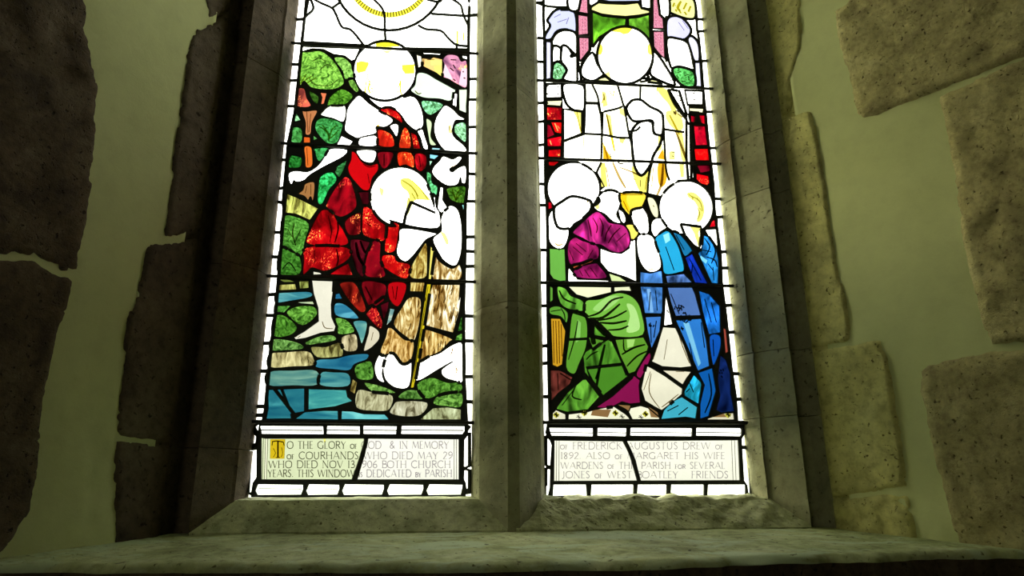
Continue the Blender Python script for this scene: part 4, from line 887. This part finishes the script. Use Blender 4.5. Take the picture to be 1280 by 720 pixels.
rootL['label'] = 'stained glass light left of the mullion, red-robed standing figure by a river'
rootR['label'] = 'stained glass light right of the mullion, enthroned figure over kneeling green and blue figures'
for r in (rootL, rootR): r['category'] = 'stained glass window'; r['group'] = 'stained glass lights of the church window'

# ================================================================== MASONRY
def structure(o, label=None):
    o['kind'] = 'structure'
    if label: o['label'] = label
    return o
def nz(p, s, seed=0.0): return noise.noise(Vector((p[0]*s + seed, p[1]*s + seed*.7, p[2]*s - seed)))
def fbm(p, s, seed=0.0, o=4):
    v = 0; a = 1
    for i in range(o): v += a*nz(p, s, seed + i*3.1); a *= .5; s *= 2.1
    return v
def extrude_profile(name, prof, a0, a1, axis, mat, parent, amp=.0012, step=.016, seed=0.0, seams=(.0, .0)):
    """closed profile [(u, y)] swept along axis ('Z' or 'X') from a0 to a1, subdivided and worn"""
    pts = []
    for i in range(len(prof)):
        p, q = Vector(prof[i]), Vector(prof[(i+1) % len(prof)])
        n = max(1, int((q-p).length/step)) if not (p[1] > .01 and q[1] > .01) else 1
        for k in range(n): pts.append(p.lerp(q, k/n))
    n = max(1, int((a1-a0)/step)); V = []; Fc = []; m = len(pts)
    cen = sum(pts, Vector((0, 0)))/m
    for i in range(n+1):
        a = a0 + (a1-a0)*i/n
        for p in pts:
            P = Vector((p[0], p[1], a)) if axis == 'Z' else Vector((a, p[1], p[0]))
            if p[1] < .001 and (p - cen).length > 1e-6:
                d = amp*fbm(P, 22, seed)
                e = min(a-a0, a1-a) # rounded joint edges
                if e < .006 and seams[0 if a-a0 < a1-a else 1]: d -= .0022*(1-e/.006)
                dirn = (p - cen).normalized()
                if axis == 'Z': P.x += dirn.x*d; P.y += dirn.y*d
                else: P.z += dirn.x*d; P.y += dirn.y*d
            V.append(P)
    for i in range(n):
        for k in range(m):
            f = [i*m+k, i*m+(k+1) % m, (i+1)*m+(k+1) % m, (i+1)*m+k]; Fc.append(f)
    Fc.append(list(range(m))[::-1]); Fc.append([n*m+k for k in range(m)])
    me = bpy.data.meshes.new(name); me.from_pydata([tuple(v) for v in V], [], Fc)
    bm = bmesh.new(); bm.from_mesh(me); bmesh.ops.triangulate(bm, faces=[f for f in bm.faces if len(f.verts) > 4]); bmesh.ops.recalc_face_normals(bm, faces=bm.faces[:]); bm.to_mesh(me); bm.free()
    return link(name, me, parent, [mat])
HZ = 1.74
win = structure(empty('window_1', (0, 0, 0)), 'two-light stone window frame with chamfered jambs and central mullion')
LB = -.073            # height of the ledge where it meets the frame
def jz(px, py): d = ray(px, py); t = (-.09 + CD)/d.y; return (CAM + d*t).z
jr = lambda o: [(RX+LW+u, y) for u, y in o]
JP = [(.075, .09), (0, 0.004), (0, 0), (.016, -.05), (.022, -.054), (.080, -.12), (.088, -.092), (.122, -.092), (.136, -.12), (.150, .09)]
JR = [(.075, .09), (0, 0.004), (0, 0), (.018, -.052), (.024, -.048), (.080, -.12), (.088, -.088), (.122, -.088), (.138, -.12), (.150, .09)]
zs = [LB-.02, jz(270, 560), jz(300, 330), jz(330, 80), HZ]
for i in range(4):
    extrude_profile('jamb_stone', [(-u, y) for u, y in JP], zs[i]+.0008, zs[i+1]-.0008, 'Z', ST_LEFT, win, .0014, seed=i*5.3, seams=(i > 0, i < 3))  # left jamb takes the stone colour with shade painted in
zs = [LB-.02, jz(970, 520), jz(970, 437), jz(950, 240), jz(925, 165), HZ]
for i in range(5):
    extrude_profile('jamb_stone', jr(JR), zs[i]+.0008, zs[i+1]-.0008, 'Z', ST_FRAME, win, .0022, seed=40+i*7.7, seams=(i > 0, i < 4))
MU = [(LW+.055, .09), (LW, .004), (LW, 0), (LW+.016, -.05), (LW+.074, -.12), (LW+.0999, -.12), (RX-.016, -.05), (RX, 0), (RX, .004), (RX-.055, .09)]
zs = [LB-.02, jz(640, 380), jz(640, 115), HZ]
for i in range(3):
    extrude_profile('mullion', MU, zs[i]+.0004, zs[i+1]-.0004, 'Z', ST_FRAME, win, .0013, seed=80+i*3.3, seams=(i > 0, i < 2))
# sloped sill blocks under each light
SP = [(LB-.03, .09), (-.05, .09), (0, .004), (0, 0), (-.006, -.046), (LB+.004, -.119), (LB-.03, -.119)]
extrude_profile('sill_block', SP, -.079, LW+.08, 'X', ST_CHAM, win, .0016, seed=11)
extrude_profile('sill_block', SP, LW+.092, RX+LW+.079, 'X', ST_CHAM, win, .0085, seed=23, step=.008)
structure(win)
HEADP = [(HZ-.06, .09), (HZ-.06, 0), (HZ+.0, -.118), (HZ+.3, -.118), (HZ+.3, .09)]
extrude_profile('head_stone', HEADP, -.14, RX+LW+.14, 'X', ST_FRAME, win, .0012)

# ---- the splayed reveals
ANG = math.radians(35); SA, CA = math.sin(ANG), math.cos(ANG)
XL0, XR0 = -.135, RX+LW+.137
YF = -.12
DEP = .46             # depth of the splay into the room
class Splay:
    def __init__(s, left):
        s.left = left; s.P0 = Vector((XL0 if left else XR0, YF, 0)); s.d = Vector((-SA if left else SA, -CA, 0))
        s.n = Vector((CA if left else -CA, -SA, 0))
    def uv(s, px, py):
        r = ray(px, py); t = s.n.dot(s.P0 - CAM)/s.n.dot(r); q = CAM + r*t
        return (q - s.P0).dot(s.d), q.z
    def pt(s, u, z, h=0): q = s.P0 + s.d*u + s.n*h; return Vector((q.x, q.y, z))
SL, SR = Splay(True), Splay(False)
LMAX = {True: .53, False: .59}     # length of each splayed face
def ledge_z(y): return LB - (YF - y)*.085
def relief(name, sp, outline, mat, parent, h=.006, rough=.003, fine=.0085, edge=.008, seed=0.0, jag=.0035, zc=None, rs=18):
    """a stone standing slightly proud of the splayed plaster: outline in (u, z)"""
    P = [Vector(p) for p in outline]
    # jagged outline
    Q = []
    for i in range(len(P)):
        a, b = P[i], P[(i+1) % len(P)]; n = max(1, int((b-a).length/(fine)))
        for k in range(n):
            q = a.lerp(b, k/n); w = Vector((nz((q.x, q.y, seed), 45, seed), nz((q.x, q.y, seed+9), 45, seed+5)))*jag + Vector((nz((q.x, q.y, seed), 150, seed), nz((q.x, q.y, seed+9), 150, seed+5)))*jag*.5
            q = q + w; q.x = max(.0005, q.x); Q.append(q)
    x0, x1 = min(q.x for q in Q), max(q.x for q in Q); y0, y1 = min(q.y for q in Q), max(q.y for q in Q)
    def dist(p):
        d = 1e9; ins = False; n = len(Q)
        for i in range(n):
            a, b = Q[i], Q[(i+1) % n]
            ab = b-a; L = ab.length_squared
            t = 0 if L < 1e-12 else max(0, min(1, (p-a).dot(ab)/L)); d = min(d, (a+ab*t-p).length_squared)
            if (a.y > p.y) != (b.y > p.y) and p.x < (b.x-a.x)*(p.y-a.y)/(b.y-a.y)+a.x: ins = not ins
        return math.sqrt(d), ins
    vs = list(Q); D = [0.0]*len(Q); nx = int((x1-x0)/fine)+1; ny = int((y1-y0)/fine)+1
    for i in range(nx+1):
        for j in range(ny+1):
            p = Vector((x0+i*fine+random.uniform(-.2, .2)*fine, y0+j*fine+random.uniform(-.2, .2)*fine)); d, ins = dist(p)
            if ins and d > fine*.45: vs.append(p); D.append(d)
    idx = list(range(len(Q)))
    if sum(Q[i-1].x*Q[i].y - Q[i].x*Q[i-1].y for i in idx) < 0: idx = idx[::-1]
    ov, oe, of, ovo, _, _ = delaunay_2d_cdt(vs, [], [idx], 1, 1e-6, True)
    V = []; Fc = []
    for k, v in enumerate(ov):
        o = ovo[k]; d = D[o[0]] if o else 0
        e = min(1, d/edge); e = e*(2-e)
        hh = h*e + rough*fbm((v.x, v.y, seed), rs, seed, 5)*min(1, d/edge*.7) + .0025 if d > 0 else 0
        V.append(sp.pt(v.x, v.y, hh))
    for t in of:
        A = ov[t[0]], ov[t[1]], ov[t[2]]; ar = (A[1].x-A[0].x)*(A[2].y-A[0].y)-(A[2].x-A[0].x)*(A[1].y-A[0].y)
        Fc.append(list(t))
    # skirt into the wall and a back, so that it is a block
    cnt = {}
    for f in Fc:
        for i in range(3):
            k = (min(f[i], f[(i+1) % 3]), max(f[i], f[(i+1) % 3])); cnt[k] = cnt.get(k, 0) + 1
    mp = {}
    for (a, b), c in cnt.items():
        if c == 1:
            for v in (a, b):
                if v not in mp: mp[v] = len(V); V.append(sp.pt(ov[v].x, ov[v].y, -.03))
            Fc.append([a, b, mp[b], mp[a]])
    me = bpy.data.meshes.new(name); me.from_pydata([tuple(v) for v in V], [], Fc)
    bm = bmesh.new(); bm.from_mesh(me)
    be = [e for e in bm.edges if len(e.link_faces) == 1]
    try: bmesh.ops.holes_fill(bm, edges=be, sides=0)
    except Exception: pass
    bmesh.ops.triangulate(bm, faces=[f for f in bm.faces if len(f.verts) > 4]); bmesh.ops.recalc_face_normals(bm, faces=bm.faces[:]); bm.to_mesh(me); bm.free()
    for p in me.polygons: p.use_smooth = True
    return link(name, me, parent, [mat])
def wall_solid(name, poly, z0, z1, mat, label):
    """vertical prism with the plan poly [(x, y)]"""
    n = len(poly); V = [(x, y, z0) for x, y in poly] + [(x, y, z1) for x, y in poly]
    Fc = [list(range(n))[::-1], list(range(n, 2*n))] + [[i, (i+1) % n, n+(i+1) % n, n+i] for i in range(n)]
    o = from_data(name, V, Fc, [mat]); 
    bm = bmesh.new(); bm.from_mesh(o.data); bmesh.ops.recalc_face_normals(bm, faces=bm.faces[:]); bm.to_mesh(o.data); bm.free()
    return structure(o, label)
def plaster_face(sp, parent, L, z0, z1, seed):
    V = []; Fc = []; st = .011; nu = int(L/st); nv = int((z1-z0)/st)
    for j in range(nv+1):
        for i in range(nu+1):
            u = .04 + (L-.04)*i/nu; z = z0+(z1-z0)*j/nv
            low = max(0, 1-(z-z0-.1)/.55)          # rougher daub near the ledge
            h = .0022*fbm((u, z, seed), 5, seed) + (.0004+.0022*low)*fbm((u*1.0, z*.55, seed), 26, seed+4, 4)
            V.append(sp.pt(u, z, h+.0045))
    for j in range(nv):
        for i in range(nu):
            a = j*(nu+1)+i; Fc.append([a, a+1, a+nu+2, a+nu+1])
    # thickness
    n = len(V); rim = [i for i in range(nu+1)] + [(j*(nu+1)+nu) for j in range(1, nv+1)] + [nv*(nu+1)+i for i in range(nu-1, -1, -1)] + [j*(nu+1) for j in range(nv-1, 0, -1)]
    for i in rim:
        v = V[i]; V.append(v - sp.n*.02)
    m = len(rim)
    for k in range(m): Fc.append([rim[k], n+k, n+(k+1) % m, rim[(k+1) % m]])
    Fc.append([n+k for k in range(m)])
    me = bpy.data.meshes.new('plaster_coat'); me.from_pydata([tuple(v) for v in V], [], Fc)
    bm = bmesh.new(); bm.from_mesh(me); bmesh.ops.triangulate(bm, faces=[f for f in bm.faces if len(f.verts) > 4]); bmesh.ops.recalc_face_normals(bm, faces=bm.faces[:]); bm.to_mesh(me); bm.free()
    for p in me.polygons: p.use_smooth = True
    return link('plaster_coat', me, parent, [PLASTER])
FL_Z, CE_Z = -1.25, 3.1
def splay_end(sp, L): q = sp.pt(L, 0); return q.x, q.y
lx, ly = splay_end(SL, LMAX[True]); rx, ry = splay_end(SR, LMAX[False])
wl = wall_solid('wall_left', [(XL0-.002, YF-.002), (lx, ly), (-3.2, ly), (-3.2, .16), (-.10, .16), (-.135, .0)], FL_Z, CE_Z, ST_LEFT, 'splayed left reveal of the window, plastered between dark rubble and shade-toned quoins')
wr = wall_solid('wall_right', [(XR0+.002, YF-.002), (rx, ry), (4.2, ry), (4.2, .16), (XR0-.03, .16), (XR0, .0)], FL_Z, CE_Z, ST_RIGHT, 'splayed right reveal of the window, pale plaster between brown stones')
plaster_face(SL, wl, LMAX[True], -.16, HZ+.1, 1.0); plaster_face(SR, wr, LMAX[False], -.18, HZ+.1, 5.0)
def O(sp, s):
    out = []
    for w in s.split():
        a, b = w.split(','); out.append(sp.uv(float(a), float(b)))
    return [(max(.001, min(u, (LMAX[sp.left]-.004))), z) for u, z in out]
def blk(name, sp, s, mat, par, **k): return relief(name, sp, O(sp, s), mat, par, **k)
# left quoins next to the frame
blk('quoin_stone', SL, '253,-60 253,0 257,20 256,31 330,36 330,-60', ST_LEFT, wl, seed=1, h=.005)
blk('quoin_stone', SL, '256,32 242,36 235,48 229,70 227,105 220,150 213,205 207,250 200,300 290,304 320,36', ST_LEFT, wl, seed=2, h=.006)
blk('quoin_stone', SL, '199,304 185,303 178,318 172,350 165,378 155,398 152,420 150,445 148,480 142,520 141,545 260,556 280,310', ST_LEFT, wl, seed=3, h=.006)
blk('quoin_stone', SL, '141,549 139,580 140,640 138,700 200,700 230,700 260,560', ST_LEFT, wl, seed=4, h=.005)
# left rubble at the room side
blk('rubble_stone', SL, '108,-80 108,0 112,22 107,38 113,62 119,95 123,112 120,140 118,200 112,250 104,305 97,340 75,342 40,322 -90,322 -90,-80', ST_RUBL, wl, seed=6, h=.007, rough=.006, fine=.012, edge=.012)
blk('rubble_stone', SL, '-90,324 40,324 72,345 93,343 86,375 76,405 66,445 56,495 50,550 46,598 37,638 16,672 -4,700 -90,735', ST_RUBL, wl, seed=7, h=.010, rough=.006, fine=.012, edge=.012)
# right quoins
blk('quoin_stone', SR, '1001,-60 1003,0 1004,25 1005,50 998,75 991,100 988,138 978,146 890,150 850,-60', ST_RIGHT, wr, seed=11, h=.006)
blk('quoin_stone', SR, '979,149 1000,142 1016,136 1022,160 1030,200 1036,240 1042,290 1050,340 1060,370 1066,428 1012,435 940,436 890,152', ST_RIGHT, wr, seed=12, h=.007)
blk('quoin_stone', SR, '1014,438 1068,430 1092,424 1105,426 1115,460 1125,520 1132,560 1137,610 1100,614 1050,622 990,622 940,440', ST_RIGHT, wr, seed=13, h=.008)
blk('quoin_stone', SR, '1045,625 1100,618 1138,614 1143,640 1150,690 1050,690 1010,690 990,625', ST_RIGHT, wr, seed=14, h=.006, rough=.007, rs=30)
# right rubble
blk('rubble_stone', SR, '1044,14 1058,6 1076,-20 1110,-60 1420,-60 1420,30 1300,68 1270,76 1230,93 1200,107 1170,118 1148,127 1100,146 1080,150 1070,143 1062,112 1055,80 1046,45', ST_RUBR, wr, seed=21, h=.009, rough=.005, fine=.012, edge=.012)
blk('rubble_stone', SR, '1173,121 1200,108 1280,73 1420,30 1420,428 1300,431 1237,434 1226,400 1212,345 1202,300 1192,220 1182,170', ST_RUBR, wr, seed=22, h=.009, rough=.005, fine=.012, edge=.012)
blk('rubble_stone', SR, '1150,466 1160,456 1200,446 1240,437 1420,432 1420,740 1215,740 1197,680 1186,640 1175,600 1165,560 1158,520 1151,490', ST_RUBR, wr, seed=23, h=.011, rough=.005, fine=.012, edge=.012)

# ---- the stone ledge
def ledge():
    V = []; Fc = []; nx, ny = 210, 46; x0, x1 = -.56, 1.92
    def fl(x):
        P = [(-.6, -.38), (-.25, -.415), (.4, -.468), (.8, -.47), (.95, -.445), (1.3, -.425), (2, -.42)]
        for (a, b), (c, d) in zip(P, P[1:]):
            if x <= c: return b + (d-b)*(x-a)/(c-a)
        return -.42
    def front(x): return fl(x) - .006*nz((x, 0, 0), 9, 3) - (.004 + (.012 if x > .9 else 0))*nz((x, 1, 0), 23, 6)
    for j in range(ny+1):
        for i in range(nx+1):
            x = x0 + (x1-x0)*i/nx; t = j/ny; y = YF+.03 + (front(x)-YF-.03)*t
            z = ledge_z(y) + .0022*fbm((x, y, 0), 7, 2.0) + .0009*fbm((x, y, 0), 40, 4.0)
            z -= .004*max(0, fbm((x, y, 0), 12, 9.0)-.35)*2*(1 if t > .3 else 0)
            ed = max(0, t-.96)/.04; z -= .010*ed*ed
            V.append((x, y, z))
    for j in range(ny):
        for i in range(nx):
            a = j*(nx+1)+i; Fc.append([a, a+nx+1, a+nx+2, a+1])
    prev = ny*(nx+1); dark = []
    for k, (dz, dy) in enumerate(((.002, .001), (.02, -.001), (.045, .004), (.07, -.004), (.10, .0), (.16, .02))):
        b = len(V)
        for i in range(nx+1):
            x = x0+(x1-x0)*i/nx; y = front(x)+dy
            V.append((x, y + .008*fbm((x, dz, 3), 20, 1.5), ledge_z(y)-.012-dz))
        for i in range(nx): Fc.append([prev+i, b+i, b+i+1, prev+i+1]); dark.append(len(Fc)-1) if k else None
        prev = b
    b = len(V)
    for i in range(nx+1): x = x0+(x1-x0)*i/nx; V.append((x, YF+.03, -.28))
    for i in range(nx): Fc.append([prev+i, b+i, b+i+1, prev+i+1]); Fc.append([b+i, i, i+1, b+i+1])
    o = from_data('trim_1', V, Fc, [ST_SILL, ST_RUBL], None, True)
    for i in dark: o.data.polygons[i].material_index = 1; o.data.polygons[i].use_smooth = False  # front face given darker stone, its shade put into the colour
    bm = bmesh.new(); bm.from_mesh(o.data); bmesh.ops.recalc_face_normals(bm, faces=bm.faces[:]); bm.to_mesh(o.data); bm.free()
    return structure(o, 'worn greenish stone ledge sloping below the window')
ledge()
# ---- the rest of the wall and the room behind the camera
def box(name, a, b, mat, label):
    return wall_solid(name, [(a[0], a[1]), (b[0], a[1]), (b[0], b[1]), (a[0], b[1])], a[2], b[2], mat, label)
box('wall_back', (-.5, -.37, FL_Z), (1.85, .16, -.12), ROOM, 'wall below the window ledge')
hd = box('wall_top', (-.62, -.52, HZ+.03), (1.95, .16, CE_Z), PLASTER, 'wall above the window head')
box('floor', (-3.2, -5.2, FL_Z-.1), (4.2, .16, FL_Z), ROOM, 'floor of the room')
box('ceiling', (-3.2, -5.2, CE_Z), (4.2, .16, CE_Z+.1), ROOM, 'ceiling of the room')
box('wall_front', (-3.2, -5.3, FL_Z), (4.2, -5.2, CE_Z), ROOM, 'wall behind the camera')
box('wall_west', (-3.3, -5.3, FL_Z-.1), (-3.2, .16, CE_Z+.1), ROOM, 'far wall of the room on the left')
box('wall_east', (4.2, -5.3, FL_Z-.1), (4.3, .16, CE_Z+.1), ROOM, 'far wall of the room on the right')

# ================================================================== LIGHT
w = bpy.data.worlds.new('overcast_sky'); bpy.context.scene.world = w; w.use_nodes = True
nt = w.node_tree; nt.nodes.clear(); out = nt.nodes.new('ShaderNodeOutputWorld'); bg = nt.nodes.new('ShaderNodeBackground')
tc = nt.nodes.new('ShaderNodeTexCoord'); sx = nt.nodes.new('ShaderNodeSeparateXYZ'); nt.links.new(tc.outputs['Generated'], sx.inputs[0])
r = ramp(nt, sx.outputs['Z'], [(0.0, (.60, .65, .5)), (.012, (.88, .89, .83)), (.12, (1.0, 1.0, .97)), (.30, (1.3, 1.3, 1.28)), (.5, (1.6, 1.6, 1.6))])
mr = nt.nodes.new('ShaderNodeMapRange'); mr.inputs[1].default_value = .42; mr.inputs[2].default_value = .8; mr.inputs[3].default_value = 1; mr.inputs[4].default_value = 2.6
nt.links.new(sx.outputs['X'], mr.inputs[0])            # sky brightened on the right, added to lift the left splay
r = mixc(nt, 1.0, r, mr.outputs[0], 'MULTIPLY')
nt.links.new(r, bg.inputs[0]); bg.inputs[1].default_value = SKYL; nt.links.new(bg.outputs[0], out.inputs[0])
def sun(name, d, e, ang, col):
    l = bpy.data.lights.new(name, 'SUN'); l.energy = e; l.angle = math.radians(ang); l.color = col
    o = bpy.data.objects.new(name, l); C.objects.link(o); o.rotation_euler = Vector(d).to_track_quat('-Z', 'Y').to_euler(); return o
sun('hazy_sun', (1.0, -.60, -.55), SUN_E, 50, (1, 1, .66))
al = bpy.data.lights.new('room_fill', 'AREA'); al.shape = 'RECTANGLE'; al.size = 1.6; al.size_y = 2.4; al.energy = 19; al.color = (1, 1, .72)  # added fill light behind the camera, stands for no seen source
ao = bpy.data.objects.new('room_fill', al); C.objects.link(ao); ao.location = (-2.4, -4.9, 1.2)
ao.rotation_euler = (Vector((1.2, 0, .4)) - ao.location).to_track_quat('-Z', 'Y').to_euler()
vs_ = bpy.context.scene.view_settings
bpy.context.scene.display_settings.display_device = 'sRGB'
vs_.view_transform = 'Standard'; vs_.look = 'None'; vs_.exposure = 0; vs_.gamma = 1; vs_.use_curve_mapping = False
cy = bpy.context.scene.cycles
cy.max_bounces = 8; cy.diffuse_bounces = 4; cy.transparent_max_bounces = 16; cy.use_denoising = True
